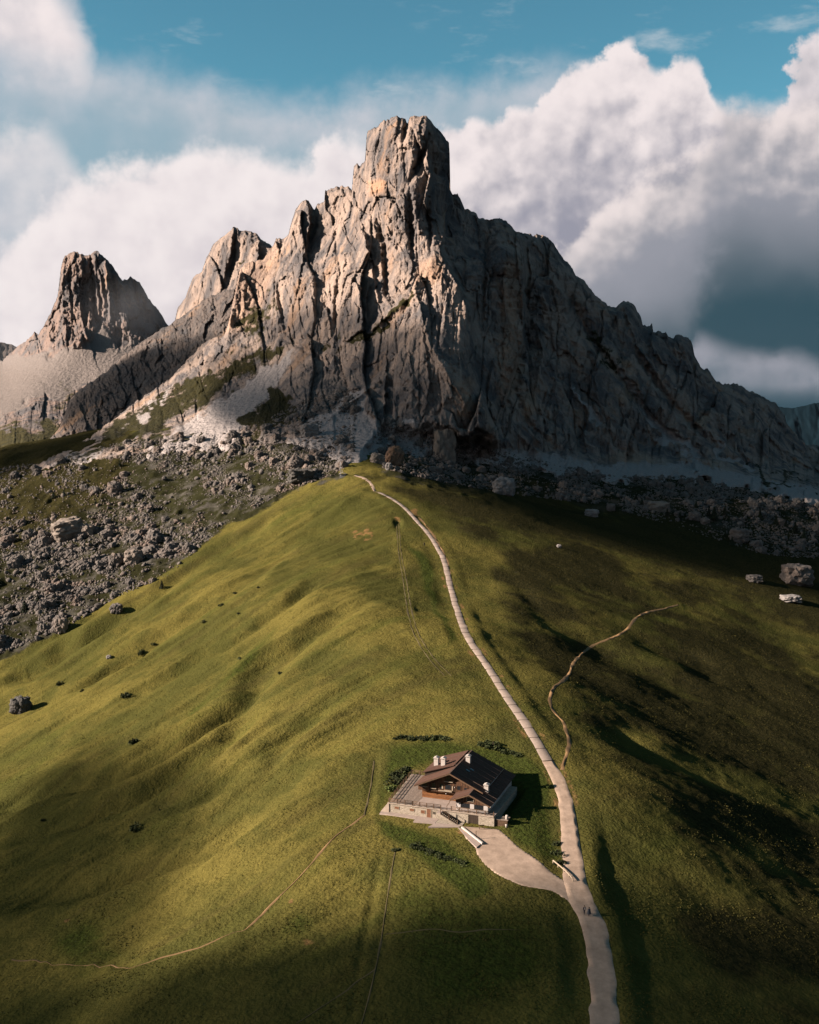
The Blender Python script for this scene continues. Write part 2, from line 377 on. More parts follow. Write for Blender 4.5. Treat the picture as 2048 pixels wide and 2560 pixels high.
def boulder_material():
    m, t, b = mat('boulder_rock'); P = pos(t); oi = t.node('ShaderNodeObjectInfo')
    n = t.noise(P, .35, 6, .65); f = t.noise(P, 1.6, 4, .65)
    c = t.mix(t.lin(n, .3, .7), (0.075, 0.070, 0.066, 1), (0.185, 0.162, 0.142, 1))
    c = t.mix(t.mul(t.step(t.noise(P, .06, 3), .5, .62), .35), c, (.23, .16, .12, 1))
    c = t.mix(t.lin(f, .35, .7, 0, .5), c, t.mix(1.0, c, (.5, .5, .5, 1), 'MULTIPLY'))
    t.l.new(c, b.inputs['Base Color']); b.inputs['Roughness'].default_value = .95; b.inputs['Specular IOR Level'].default_value = .05
    bump(t, b, t.add(n, t.mul(f, .4)), .9, .9)
    return m
M_boulder = boulder_material()

# ------------------------------------------------------------------ the ridge: ground height
HOUSE_RZ = R(-20); HO = np.array([-4.548, 246.434])
HU = np.array([math.cos(HOUSE_RZ), math.sin(HOUSE_RZ)]); HV = np.array([-math.sin(HOUSE_RZ), math.cos(HOUSE_RZ)])
hw = lambda u, v: HO+u*HU+v*HV
G = []                                              # ground points: photo pixel + height or distance
for px, py, z in [(1513,2560,-6),(1468,2290,-3),(1440,2210,-1.5),(0,2300,-30),(0,2560,-25),(700,2400,-8),(500,1700,-8),(800,1500,16),(300,1560,-12),(0,1680,-32),(100,1950,-30),
                  (600,1290,30),(750,1215,46),(1400,1550,8),(1700,1500,0),(1500,1650,0),(2048,1600,-18),(2048,1400,0),(1700,1330,15),(1400,1260,30),(1500,2200,-3),(1750,2200,-8.5),(1600,2200,-4.2),(1610,2450,-7.0),(1590,2010,-2.0),(1640,2080,-4.5),
                  (2048,2200,-19),(2048,2560,-14),(2048,1900,-22),(1700,1850,-8),(700,2000,-6),(400,2250,-19),(1100,2400,-4),(300,1950,-22)]:
    dx, dy, dz = ray(px, py); t = (z-CAMZ)/dz; G.append((t*dx, t*dy, z))
for px, py, y in [(1340,1850,285),(1250,1710,330),(1170,1600,375),(1130,1480,440),(1085,1340,530),(960,1235,590),(890,1187,620),(400,1110,800),(0,1150,900),(100,1320,700),(300,1300,690),(0,1500,570),(500,1200,720),
                  (1000,1150,700),(1300,1185,745),(1700,1200,830),(2048,1235,900),(700,1120,720),(860,1150,660)]:
    G.append(tuple(float(q) for q in at_y(px, py, y)))
for u, v, z in [(0,-3,-.3),(12,-7,-.45),(23,-6,0),(30,-14,-.6),(26.5,2,.5),(28,12,1.2),(30,22,1.8),(-4,6,-.2),(-6,16,.8),(-6,24,2.0),(10,27,2.7),(22,27,2.6),(6,0,0),(24,0,0),(8,12,1.2),(18,12,1.2),(-8,-6,-1.6)]:
    p = hw(u, v); G.append((p[0], p[1], z))
G += [(-520,250,-150),(520,250,-110),(0,80,-25),(-200,100,-75),(200,100,-45),(-560,1000,0),(560,1000,-90),(520,650,-80),(-520,620,-90),(0,1000,70),(-380,400,-95),(380,400,-70)]
G = np.array(G)
Hb = tps(G[:, 0]/100, G[:, 1]/100, G[:, 2], 0.0)
NS, NL = 780, 780; SMAX = 0.56; LY0, LY1 = math.log(105), math.log(1000)
sv = np.linspace(-SMAX, SMAX, NS); yv = np.exp(np.linspace(LY0, LY1, NL))
GY = np.repeat(yv[:, None], NS, 1); GX = GY*sv[None, :]
GZ = Hb(GX/100, GY/100)
def height(x, y):
    x = np.asarray(x, float); y = np.asarray(y, float)
    i = np.clip((x/y+SMAX)/(2*SMAX)*(NS-1), 0, NS-1.001); j = np.clip((np.log(np.maximum(y, 1))-LY0)/(LY1-LY0)*(NL-1), 0, NL-1.001)
    i0, j0 = i.astype(int), j.astype(int); fi, fj = i-i0, j-j0
    return (GZ[j0, i0]*(1-fi)+GZ[j0, i0+1]*fi)*(1-fj)+(GZ[j0+1, i0]*(1-fi)+GZ[j0+1, i0+1]*fi)*fj
def hit(px, py, n=700):                              # where the pixel's line of sight meets the ground
    px = np.atleast_1d(np.asarray(px, float)); py = np.atleast_1d(np.asarray(py, float))
    dx, dy, dz = ray(px, py); y = np.full(px.shape, np.nan); done = np.zeros(px.shape, bool); prev = None
    for q in np.exp(np.linspace(math.log(112), math.log(995), n)):
        t = q/dy; gap = CAMZ+t*dz-height(t*dx, np.full(px.shape, q)); new = (gap <= 0) & ~done
        if prev is not None:
            f = prev[1]/(prev[1]-gap+1e-12); y = np.where(new, prev[0]+(q-prev[0])*np.clip(f, 0, 1), y)
        done |= new; prev = (q, gap)
    y = np.where(done, y, 990.0); t = y/dy
    return t*dx, y, height(t*dx, y)
def trace(pts, n):
    P = smoothline(pts, n); x, y, z = hit(P[:, 0], P[:, 1]); return np.stack([x, y], 1)
# furrows and hollows
pxg = 1024+FPX*GX/(GY*CP-(GZ-CAMZ)*SP); pyg = 1280-FPX*(GY*SP+(GZ-CAMZ)*CP)/(GY*CP-(GZ-CAMZ)*SP)
FUR = [([(700,1390),(560,1500),(400,1600),(250,1700),(60,1790)], 2.6, 7),([(860,1530),(760,1600),(650,1690),(560,1790),(430,1880),(280,1950),(80,1990)], 3.4, 7),
       ([(640,1770),(560,1860),(450,1950),(300,2030),(100,2090)], 2.4, 5),([(640,1330),(480,1430),(330,1530),(180,1630),(0,1720)], 2.6, 7),([(800,1790),(720,1870),(640,1930),(480,2000),(300,2070)], 1.8, 5),
       ([(700,1990),(560,2100),(400,2170),(200,2230),(0,2250)], 1.6, 5),([(840,1430),(740,1490),(640,1560),(500,1650),(350,1740)], 2.0, 6),([(330,1560),(200,1610),(60,1680)], 3.0, 6),
       ([(500,1860),(330,1960),(120,2040)], 1.5, 4),
       ([(1250,1450),(1380,1530),(1480,1610),(1600,1690),(1800,1780)], 4.0, 12),
       ([(1480,1780),(1640,1880),(1800,1940)], 3.5, 10),([(1500,1560),(1700,1640),(1900,1720)], 3.5, 11),([(960,2120),(930,2260),(900,2420),(880,2580)], .16, .8),([(940,1900),(930,1960),(915,2030)], .16, .8)]
traced = [(trace(p, 40), d, wd) for p, d, wd in FUR]
for P, d, wd in traced:
    m = (GX > P[:, 0].min()-4*wd) & (GX < P[:, 0].max()+4*wd) & (GY > P[:, 1].min()-4*wd) & (GY < P[:, 1].max()+4*wd)
    dd, al, _ = polydist(GX[m]+vnoise2(GX[m]/14, GY[m]/14, 5)*wd*.6, GY[m]+vnoise2(GX[m]/14, GY[m]/14, 6)*wd*.6, P)
    prof = np.exp(-(dd/wd)**2)-0.35*np.exp(-((dd-1.9*wd)/wd)**2)
    GZ[m] -= (1.35 if P[0, 0] < 20 else .4)*d*prof*np.sin(np.pi*np.clip(al, .02, .98))**.35
# rolling noise; finer where nearer, hummocky in the rockfall
LEFTF = [(-300,1120),(0,1125),(180,1115),(330,1090),(560,1090),(700,1080),(870,1150),(862,1185),(700,1240),(560,1320),(480,1395),(420,1445),(300,1500),(150,1590),(-60,1680),(-300,1700)]
RIGHTF = [(930,1100),(1100,1130),(1300,1160),(1520,1190),(1700,1160),(2300,1230),(2300,1470),(2048,1400),(1900,1385),(1700,1330),(1500,1275),(1300,1248),(1100,1212),(960,1178)]
wx, wy = fbm2(GX/40, GY/40, 3, 21)*22, fbm2(GX/40, GY/40, 3, 31)*12
stony = np.maximum(softpoly(pxg+wx, pyg+wy, LEFTF, 14), softpoly(pxg+wx, pyg+wy, RIGHTF, 22))
ux, uy = -0.76, -0.65
al_, pe_ = GX*ux+GY*uy, GX*uy-GY*ux
leftm = sstep(-GX, -10, 30)*sstep(GY, 150, 230)
hd = np.hypot(*( (np.stack([GX, GY], -1)-hw(12, 8)).transpose(2, 0, 1)))
calm = sstep(hd, 20, 42)
rough_n = fbm2(GX/62, GY/62, 3, 1)*1.7+fbm2(GX/17, GY/17, 3, 2)*0.30+fbm2(GX/4.2, GY/4.2, 3, 3)*0.11+fbm2(GX/1.3, GY/1.3, 2, 4)*0.045
rough_n += leftm*(ridged(pe_/15, al_/110, al_*0+.5, 3, 9)*1.0+ridged(pe_/5.5, al_/70, al_*0+.5, 2, 29)*.36)
rough_n += (1-leftm)*sstep(GX, 30, 70)*(ridged((GX*.5+GY*.86)/24, (GX*.86-GY*.5)/70, GX*0+.5, 2, 19)*.7)
rightm = sstep(GX-np.interp(GY, [150, 240, 330, 440, 530, 620], [28, 38, 28, 17, 10, -10]), 0, 40)*(1-sstep(GY, 560, 640))
GZ += rough_n*calm*(1-stony*.3)*(1-.55*rightm)+rightm*fbm2(GX/3.1, GY/2.2, 2, 6)*.10
GZ += stony*(ridged(GX/22, GY/22, GX*0+.3, 4, 14)*1.7-.6)
# roads and yard: shape the ground under them
ROAD = [(1505,2620),(1512,2560),(1508,2480),(1500,2400),(1490,2340),(1474,2290),(1452,2250),(1438,2200),(1432,2140),(1426,2080),(1418,2020),(1402,1965),(1372,1905),(1340,1850),(1308,1800),(1280,1760),(1250,1715),(1212,1655),(1180,1610),(1160,1570),(1142,1520),(1130,1480),(1120,1440),(1110,1400),(1094,1370),(1076,1340),(1054,1315),(1030,1288),(1008,1266),(985,1250),(960,1236),(938,1228)]
TOPTRAIL = [(938,1228),(932,1218),(926,1207),(915,1198),(902,1192),(888,1188)]
def carve(P, half, soft, depth=0.0):
    m = (GX > P[:, 0].min()-half-soft-2) & (GX < P[:, 0].max()+half+soft+2) & (GY > P[:, 1].min()-half-soft-2) & (GY < P[:, 1].max()+half+soft+2)
    zc = height(P[:, 0], P[:, 1]); k = np.ones(9)/9; zc = np.convolve(np.pad(zc, 4, 'edge'), k, 'valid')
    dd, al, _ = polydist(GX[m], GY[m], P); q = np.interp(al, np.linspace(0, 1, len(P)), zc); f = 1-sstep(dd, half, half+soft)
    GZ[m] = GZ[m]*(1-f)+(q-depth)*f
RP = trace(ROAD, 240); carve(RP, 3.2, 5)
YARD = [(1150,2066),(1236,2072),(1262,2085),(1300,2120),(1345,2150),(1385,2185),(1430,2215),(1460,2262),(1472,2306),(1452,2292),(1432,2266),(1405,2242),(1370,2225),(1310,2215),(1260,2195),(1215,2165),(1195,2140),(1185,2115),(1160,2090)]
yx, yy, yz = hit([p[0] for p in YARD], [p[1] for p in YARD])
YP = np.stack([yx, yy], 1)
ym = softpoly(GX[:NL//2], GY[:NL//2], YP, 2.0)
zpl = tps(np.r_[YP[:, 0], hw(20, 0)[0]]/10, np.r_[YP[:, 1], hw(20, 0)[1]]/10, np.r_[np.minimum(yz, 0.1), 0.0], 2.0)(GX[:NL//2]/10, GY[:NL//2]/10)
GZ[:NL//2] = GZ[:NL//2]*(1-ym)+zpl*ym
TRAILS = [('trail', 'ochre trail winding over the shaded slope', [(1405,1925),(1412,1905),(1418,1880),(1424,1855),(1416,1830),(1408,1805),(1390,1785),(1378,1765),(1375,1745),(1385,1720),(1410,1700),(1425,1680),(1432,1660),(1455,1635),(1480,1615),(1510,1602),(1545,1588),(1570,1570),(1590,1545),(1620,1530),(1660,1522),(1695,1512)], .55, 'M_trail', 120),
          ('trail', 'thin ochre trail leading down from the terrace', [(912,2036),(880,2060),(840,2090),(800,2130),(760,2180),(710,2230),(670,2270),(640,2300),(610,2325),(585,2330),(550,2345),(490,2370),(400,2395),(300,2415),(200,2415),(100,2405),(30,2400)], .17, 'M_trail', 110),
          ('trail', 'narrow trodden line crossing the lower meadow', [(965,2335),(1010,2330),(1080,2322),(1150,2330),(1220,2322),(1300,2325)], .15, 'M_rut', 40),
          ('trail', 'faint trail slanting across the foreground meadow', [(740,2560),(800,2520),(860,2480),(905,2445),(940,2420)], .15, 'M_rut', 40),
          ('trail', 'straight earth line running down below the paving', [(990,2120),(975,2200),(962,2290),(950,2370),(935,2440),(915,2520),(900,2575)], .16, 'M_rut', 60),
          ('trail', 'earth line along the grassy bank above the chalet', [(936,1900),(930,1950),(918,2010),(912,2036)], .18, 'M_rut', 30),
          ('wheel_track', 'left wheel rut beside the path', [(991,1300),(997,1380),(1008,1450),(1020,1530),(1038,1590),(1068,1640),(1112,1690)], .2, 'M_rut', 60),
          ('wheel_track', 'right wheel rut beside the path', [(997,1300),(1003,1380),(1016,1450),(1030,1530),(1050,1590),(1082,1640),(1128,1690)], .2, 'M_rut', 60),
          ('trail', 'worn earth shoulder along the right of the path', [(1048,1290),(1070,1320),(1092,1350),(1115,1395),(1126,1440),(1134,1490),(1150,1545),(1178,1600)], .5, 'M_trail', 60)]
TRP = [trace(t_[2], t_[5]) for t_ in TRAILS]
for t_, P_ in zip(TRAILS[1:], TRP[1:]): carve(P_, t_[3]*1.2, 2.2, .07)
# level ground under the terrace front
lu = (GX-HO[0])*HU[0]+(GY-HO[1])*HU[1]; lv = (GX-HO[0])*HV[0]+(GY-HO[1])*HV[1]
inner = sstep(lu, -1.5, .5)*sstep(-lu, -28, -25.3)*sstep(lv, -3, -1)*sstep(-lv, -24, -20)
GZ = np.where(inner > 0, np.minimum(GZ, GZ*(1-inner)-0.06*inner+0*inner), GZ)
# zones of the ground
pxg = 1024+FPX*GX/(GY*CP-(GZ-CAMZ)*SP); pyg = 1280-FPX*(GY*SP+(GZ-CAMZ)*CP)/(GY*CP-(GZ-CAMZ)*SP)
lushz = np.zeros_like(GX)
for poly, soft in [([(985,1850),(1090,1835),(1310,1880),(1370,1950),(1400,2040),(1418,2150),(1385,2150),(1290,2100),(1240,2040),(1100,1900),(1010,1920),(940,2050),(1100,2090),(1210,2160),(1250,2230),(1180,2260),(1050,2150),(950,2090),(930,2050),(975,1920)], 14),
                   ([(1020,1350),(1060,1370),(1085,1440),(1100,1520),(1130,1600),(1110,1610),(1075,1520),(1040,1430)], 10),
                   ([(100,2300),(260,2290),(330,2400),(200,2450),(120,2380)], 60),([(740,2270),(810,2290),(770,2340),(700,2330)], 30),([(690,1560),(700,1600),(560,1740),(480,1800),(470,1780),(580,1660)], 26),([(1000,2200),(1250,2230),(1380,2270),(1440,2420),(1300,2560),(1050,2560),(1000,2400)], 90)]:
    lushz = np.maximum(lushz, .8*softpoly(pxg+wx*.8, pyg+wy*.8, poly, soft*1.5))
dryz = np.zeros_like(GX)
for cx, cy, rx, ry in [(726,2245,12,16),(880,2273,20,12),(760,2358,34,18),(905,1335,34,22),(150,2305,34,12),(1036,1285,16,16),(990,1300,20,10),(1200,2120,14,8),(1150,2080,30,8)]:
    dryz = np.maximum(dryz, np.exp(-((pxg-cx)/rx)**2-((pyg-cy)/ry)**2)*(.62+.5*fbm2(GX/3, GY/3, 3, 401)))
dr, al, sd = polydist(GX, GY, RP); dryz = np.maximum(dryz, .75*np.exp(-((dr-2.4)/1.3)**2)*(.5+.5*vnoise2(GX/5, GY/5, 77)))
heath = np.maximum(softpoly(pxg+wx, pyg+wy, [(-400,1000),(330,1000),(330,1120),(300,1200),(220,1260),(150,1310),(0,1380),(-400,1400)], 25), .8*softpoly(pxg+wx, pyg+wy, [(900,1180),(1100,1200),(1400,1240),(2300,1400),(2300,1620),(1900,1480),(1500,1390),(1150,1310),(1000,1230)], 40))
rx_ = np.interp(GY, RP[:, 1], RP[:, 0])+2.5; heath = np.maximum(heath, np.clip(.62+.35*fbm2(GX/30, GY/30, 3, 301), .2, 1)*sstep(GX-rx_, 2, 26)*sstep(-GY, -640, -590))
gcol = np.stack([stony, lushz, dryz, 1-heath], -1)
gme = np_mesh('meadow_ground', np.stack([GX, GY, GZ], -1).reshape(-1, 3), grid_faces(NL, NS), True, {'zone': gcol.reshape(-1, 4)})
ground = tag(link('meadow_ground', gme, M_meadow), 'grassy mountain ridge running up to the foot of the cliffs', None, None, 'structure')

# valley floor out to the horizon
M_valley = simple('haze_tinted_forest', (0.005, 0.013, 0.019, 1), (0.007, 0.016, 0.022, 1), 0.002, rough=1.0, spec=0.0)  # forest colour carries the blue of distant haze
n = 48; rr = [0, 800, 2000, 5000, 9000, 15000, 30000]
vv = [(0, 1500, -330)]; ff = []
for r_ in rr[1:]:
    for k in range(n): a = 2*math.pi*k/n; vv.append((r_*math.sin(a), 1500+r_*math.cos(a), -330-60*math.sin(3*a+r_)-(40 if r_ > 800 else 0)))
for k in range(n): ff.append((0, 1+k, 1+(k+1) % n, 1+(k+1) % n))
for i in range(len(rr)-2):
    for k in range(n): a = 1+i*n+k; b_ = 1+i*n+(k+1) % n; ff.append((a, a+n, b_+n, b_))
vme = bpy.data.meshes.new('valley_ground'); vme.from_pydata(vv, [], [f if f[2] != f[3] else f[:3] for f in ff]); vme.update()
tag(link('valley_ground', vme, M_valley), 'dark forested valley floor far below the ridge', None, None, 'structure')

# ------------------------------------------------------------------ mountains: rock faces traced from skyline, with real depth
SHEETS = []
def sheet(name, label, skyline, bottom, depth, material, dx=1.9, dy=2.1, feats=(), rock=1.0, jag=2.2, zones=(), seed=0, extra=None, back=160, roundtop=18, vert=1.0, ssc=1.0, base=None):
    sk = np.array(skyline, float); bt = np.array(bottom, float)
    X = np.arange(sk[0, 0], sk[-1, 0], dx); top = np.interp(X, sk[:, 0], sk[:, 1]); bot = np.interp(X, bt[:, 0], bt[:, 1])
    top = top+jag*(fbm2(X/9, X*0+seed, 3, seed+50)*.8+vnoise2(X/3.1, X*0, seed+55)*.5)-jag*.3
    bot = np.maximum(bot, top+6)
    rows = np.arange(top.min()-dy, bot.max()+dy, dy); FX, FR = np.meshgrid(X, rows); FT = np.repeat(top[None], len(rows), 0); FB = np.repeat(bot[None], len(rows), 0)
    ok = (FR > FT-dy) & (FR < FB+dy); col_ok = (FR <= FT)                   # one row of vertices is pulled onto the skyline
    PX, PY, topv = FX[ok], np.maximum(FR, FT)[ok], FT[ok]
    D = np.array(depth, float); dep = tps(D[:, 0]/400, D[:, 1]/400, D[:, 2], 1e-4)
    Y = dep(PX/400, PY/400)
    for kind, pts, wd, amp in feats:
        dd, al, sd = polydist(PX+3*vnoise2(PX/9, PY/9, 3), PY, pts); e = np.sin(np.pi*np.clip(al, .04, .96))**.5
        if kind == 'gully': Y += amp*np.exp(-(dd/wd)**2)*e
        elif kind == 'rib': Y -= amp*np.exp(-(dd/wd))*e
        elif kind == 'step': Y += amp*np.where(sd < 0, np.exp(-dd/(wd*5))*(1-np.exp(-dd/(wd*.35))), -0.35*np.exp(-dd/(wd*3)))*e   # right of the line lies back
    Y += roundtop*np.exp(-(PY-topv)/9.0)
    x, y, z = at_y(PX, PY, Y)
    zs = [softpoly(PX+fbm2(PX/30, PY/30, 3, 61)*14, PY+fbm2(PX/30, PY/30, 3, 71)*14, p, sf)*v for k, p, sf, v in zones if k == 'scree']
    scree = np.max(zs, 0) if zs else np.zeros_like(PX)
    zs = [softpoly(PX+fbm2(PX/30, PY/30, 4, 62)*22, PY+fbm2(PX/30, PY/30, 4, 72)*22, p, sf*2.2)*v for k, p, sf, v in zones if k == 'grass']
    gr = np.max(zs, 0) if zs else np.zeros_like(PX)
    zs = [softpoly(PX+fbm2(PX/20, PY/20, 3, 63)*8, PY, p, sf)*v for k, p, sf, v in zones if k == 'rust']
    ru = np.max(zs, 0) if zs else np.zeros_like(PX)
    c = ssc
    qx = x/y*y.mean()/c+fbm2(x/40/c, z/60/c, 3, seed+1)*3.2; qz = z/c+fbm2(x/40/c, z/60/c, 3, seed+2)*12
    fa, ga = facets(qx/28, qz/(88*vert), seed+3, .9); fb, gb = facets(qx/10.5, qz/(25*vert), seed+4, .9); fc, gc_ = facets(qx/3.8, qz/(8.5*vert), seed+5, .9)
    crack = lambda g, w_: -np.exp(-(g/w_)**1.3)
    disp = 13*fa+2.6*crack(ga, .06)+4.8*fb+.9*crack(gb, .07)+2.2*fc+.35*crack(gc_, .12)
    disp += ridged(x/52/c, y/52/c, z/130/c, 3, seed+7)*3.2+ridged(x/7/c, y/7/c, z/9/c, 2, seed+8)*.65
    bed = z/c/8.5+.9*fbm2(x/45/c, z/45/c, 2, seed+9); bed = bed-np.floor(bed)                      # ledges of the bedding
    disp += 2.3*(bed-.5)*(.5+.5*vnoise2(x/25/c, z/25/c, seed+10))
    soft = np.clip(1-scree*.93-gr*.55, 0.05, 1)*(1+.6*sstep(PX, 1120, 1260)) if base is not None else np.clip(1-scree*.93-gr*.55, 0.05, 1)
    Y = Y-disp*rock*c*soft-(scree*(ridged(x/9/c, y/9/c, z/9/c, 3, 5)*.5))*c
    if base is not None:                              # run out into the ground along the foot of the slope
        ba = np.array(base, float); bl = np.interp(PX, ba[:, 0], ba[:, 1])+fbm2(PX/40, PY/40, 3, 81)*10
        m = PY > bl-85; q = (PY-bl)[m]; _, yg, _ = hit(PX[m], np.maximum(PY, bl)[m], 260)
        k = sstep(q, -80, -5); Y[m] = Y[m]*(1-k)+(yg-1.5+.6*np.maximum(-q, 0)+18*sstep(q, -4, 26)-1.2*fb[m])*k      # talus apron
        scree[m] = np.maximum(scree[m], .8*sstep(q, -62, -22)*sstep(PX[m], 880, 960))
    x, y, z = at_y(PX, PY, Y)
    V = np.stack([x, y, z], -1); idx = np.full(FX.shape, -1); idx[ok] = np.arange(len(PX))
    YF = np.full(FX.shape, 1e9); YF[ok] = Y; SHEETS.append((X, rows, YF))
    q = np.stack([idx[:-1, :-1], idx[:-1, 1:], idx[1:, 1:], idx[1:, :-1]], -1).reshape(-1, 4)
    cc = np.stack([col_ok[:-1, :-1], col_ok[:-1, 1:], col_ok[1:, 1:], col_ok[1:, :-1]], -1).reshape(-1, 4)
    q = q[(q.min(1) >= 0) & ~(cc.all(1))]
    ti = idx[np.argmax(ok, 0), np.arange(len(X))]; n0 = len(V); nc = len(X)
    b1 = V[ti]+np.array([0, back*.25, -back*.12]); b2 = V[ti]+np.array([0, back, -back*.9])
    V = np.concatenate([V, b1, b2]); zc = np.stack([scree, gr, ru, np.ones_like(scree)], -1); zc = np.concatenate([zc, zc[ti], zc[ti]])
    k = np.arange(nc-1); q = np.concatenate([q, np.stack([n0+k, n0+k+1, ti[1:], ti[:-1]], -1), np.stack([n0+nc+k, n0+nc+k+1, n0+k+1, n0+k], -1)])
    me = np_mesh(name, V, q, False, {'zone': zc})
    return tag(link(name, me, material), label, None, None, 'structure')

MAIN_SKY = [(-20,1215),(60,1178),(150,1132),(223,1096),(325,1018),(417,952),(440,934),(480,890),(515,851),(560,840),(572,800),(590,720),(600,672),(612,660),(640,652),(660,650),(676,622),(683,617),(691,597),(712,597),(721,588),(739,522),(750,510),(763,499),(772,502),(787,524),(795,510),(811,506),(813,475),(840,469),(872,467),(880,478),(885,413),(894,409),(901,415),(907,406),(913,404),(917,338),(924,325),(944,317),(961,301),(992,293),(1014,298),(1019,310),(1024,297),(1038,290),(1062,290),(1079,304),(1097,325),(1112,343),(1124,356),(1126,474),(1132,487),(1144,485),(1153,504),(1162,522),(1186,532),(1197,543),(1219,550),(1245,546),(1267,552),(1288,578),(1301,583),(1323,587),(1345,589),(1365,590),(1384,608),(1397,633),(1431,672),(1441,692),(1461,704),(1485,736),(1515,761),(1539,771),(1551,758),(1569,753),(1588,766),(1603,795),(1607,815),(1624,815),(1630,806),(1634,830),(1657,830),(1684,849),(1688,840),(1701,835),(1721,844),(1731,859),(1736,889),(1755,921),(1770,923),(1790,953),(1805,960),(1839,960),(1878,980),(1908,994),(1937,1004),(1961,1036),(1966,1056),(1996,1095),(2011,1110),(2048,1117),(2120,1150),(2300,1230)]
MAIN_DEPTH = [(920,1190,670),(1000,1165,700),(860,1140,690),(1100,1180,700),(1300,1200,745),(1500,1220,790),(1700,1210,845),(1900,1240,890),(2100,1260,940),(700,1110,735),(560,1105,770),(400,1120,800),(200,1150,850),(0,1230,890),
              (1000,950,775),(1100,900,770),(1180,1020,745),(900,900,830),(700,900,880),(560,950,900),(400,1000,930),(250,1090,900),(1000,700,858),(880,700,885),(760,700,925),(640,760,960),(600,690,985),(1100,640,866),(1060,500,888),(940,500,915),(830,520,965),(760,530,985),(690,620,1000),
              (930,360,935),(1060,320,905),(1110,400,915),(1120,520,930),(1200,620,925),(1280,640,905),(1250,850,835),(1240,1050,770),(1330,620,985),(1350,800,930),(1350,1000,850),(1450,720,1010),(1450,950,905),(1550,770,1030),(1600,1000,930),(1600,1140,870),(1720,860,1050),(1780,1050,960),(1850,970,1060),(1950,1060,1060),(1950,1180,960),(2050,1130,1070),(2250,1240,1080)]
FEATS = [('gully',[(944,548),(961,609),(966,680),(968,731),(990,762)],7,16),('gully',[(1024,487),(1028,560),(1031,644)],6,13),('gully',[(1070,495),(1073,560),(1077,630)],5,10),
         ('gully',[(1016,296),(1012,330),(1008,352)],5,12),('gully',[(1079,321),(1057,386),(1027,452)],7,16),('step',[(1085,315),(1066,380),(1075,440),(1078,480)],12,14),
         ('step',[(1126,500),(1112,545),(1101,635),(1149,722),(1172,775),(1185,860)],14,30),('step',[(1300,590),(1309,680),(1306,860),(1280,930),(1258,1010)],10,55),
         ('rib',[(1044,735),(1058,800),(1072,853),(1110,920),(1184,1049)],9,9),('rib',[(966,940),(900,990),(800,1060)],10,12),('step',[(966,940),(962,1010),(958,1070)],9,16),
         ('rib',[(850,620),(846,700),(830,800)],8,6),('gully',[(835,560),(850,680),(838,770),(842,830)],6,8),('step',[(770,510),(776,560),(760,640)],10,22),('gully',[(690,690),(700,760),(720,840)],6,8),
         ('rib',[(603,667),(585,740),(566,834)],7,10),('gully',[(690,840),(740,860),(800,900)],7,8),('step',[(905,560),(925,640),(948,760)],12,10),('rib',[(1150,560),(1150,640)],10,4),
         ('gully',[(1221,560),(1216,640),(1208,760),(1205,850)],6,12),('gully',[(1400,700),(1480,850),(1560,960),(1640,1060),(1700,1110)],10,14),('gully',[(1560,780),(1600,900),(1680,1010),(1760,1090),(1830,1150)],9,12),
         ('rib',[(1560,765),(1590,860),(1640,930)],9,14),('rib',[(1705,845),(1720,930),(1700,1030)],10,16),('rib',[(1850,968),(1900,1060),(1880,1130)],12,14),('gully',[(1780,1000),(1800,1080),(1880,1170)],8,10),
         ('rib',[(1330,780),(1360,880),(1340,960)],9,9),('gully',[(1290,980),(1320,1060),(1400,1130)],8,9),('gully',[(1044,731),(985,775),(935,818),(892,866)],7,-6),('step',[(1060,850),(1076,960),(1060,1040)],9,8)]
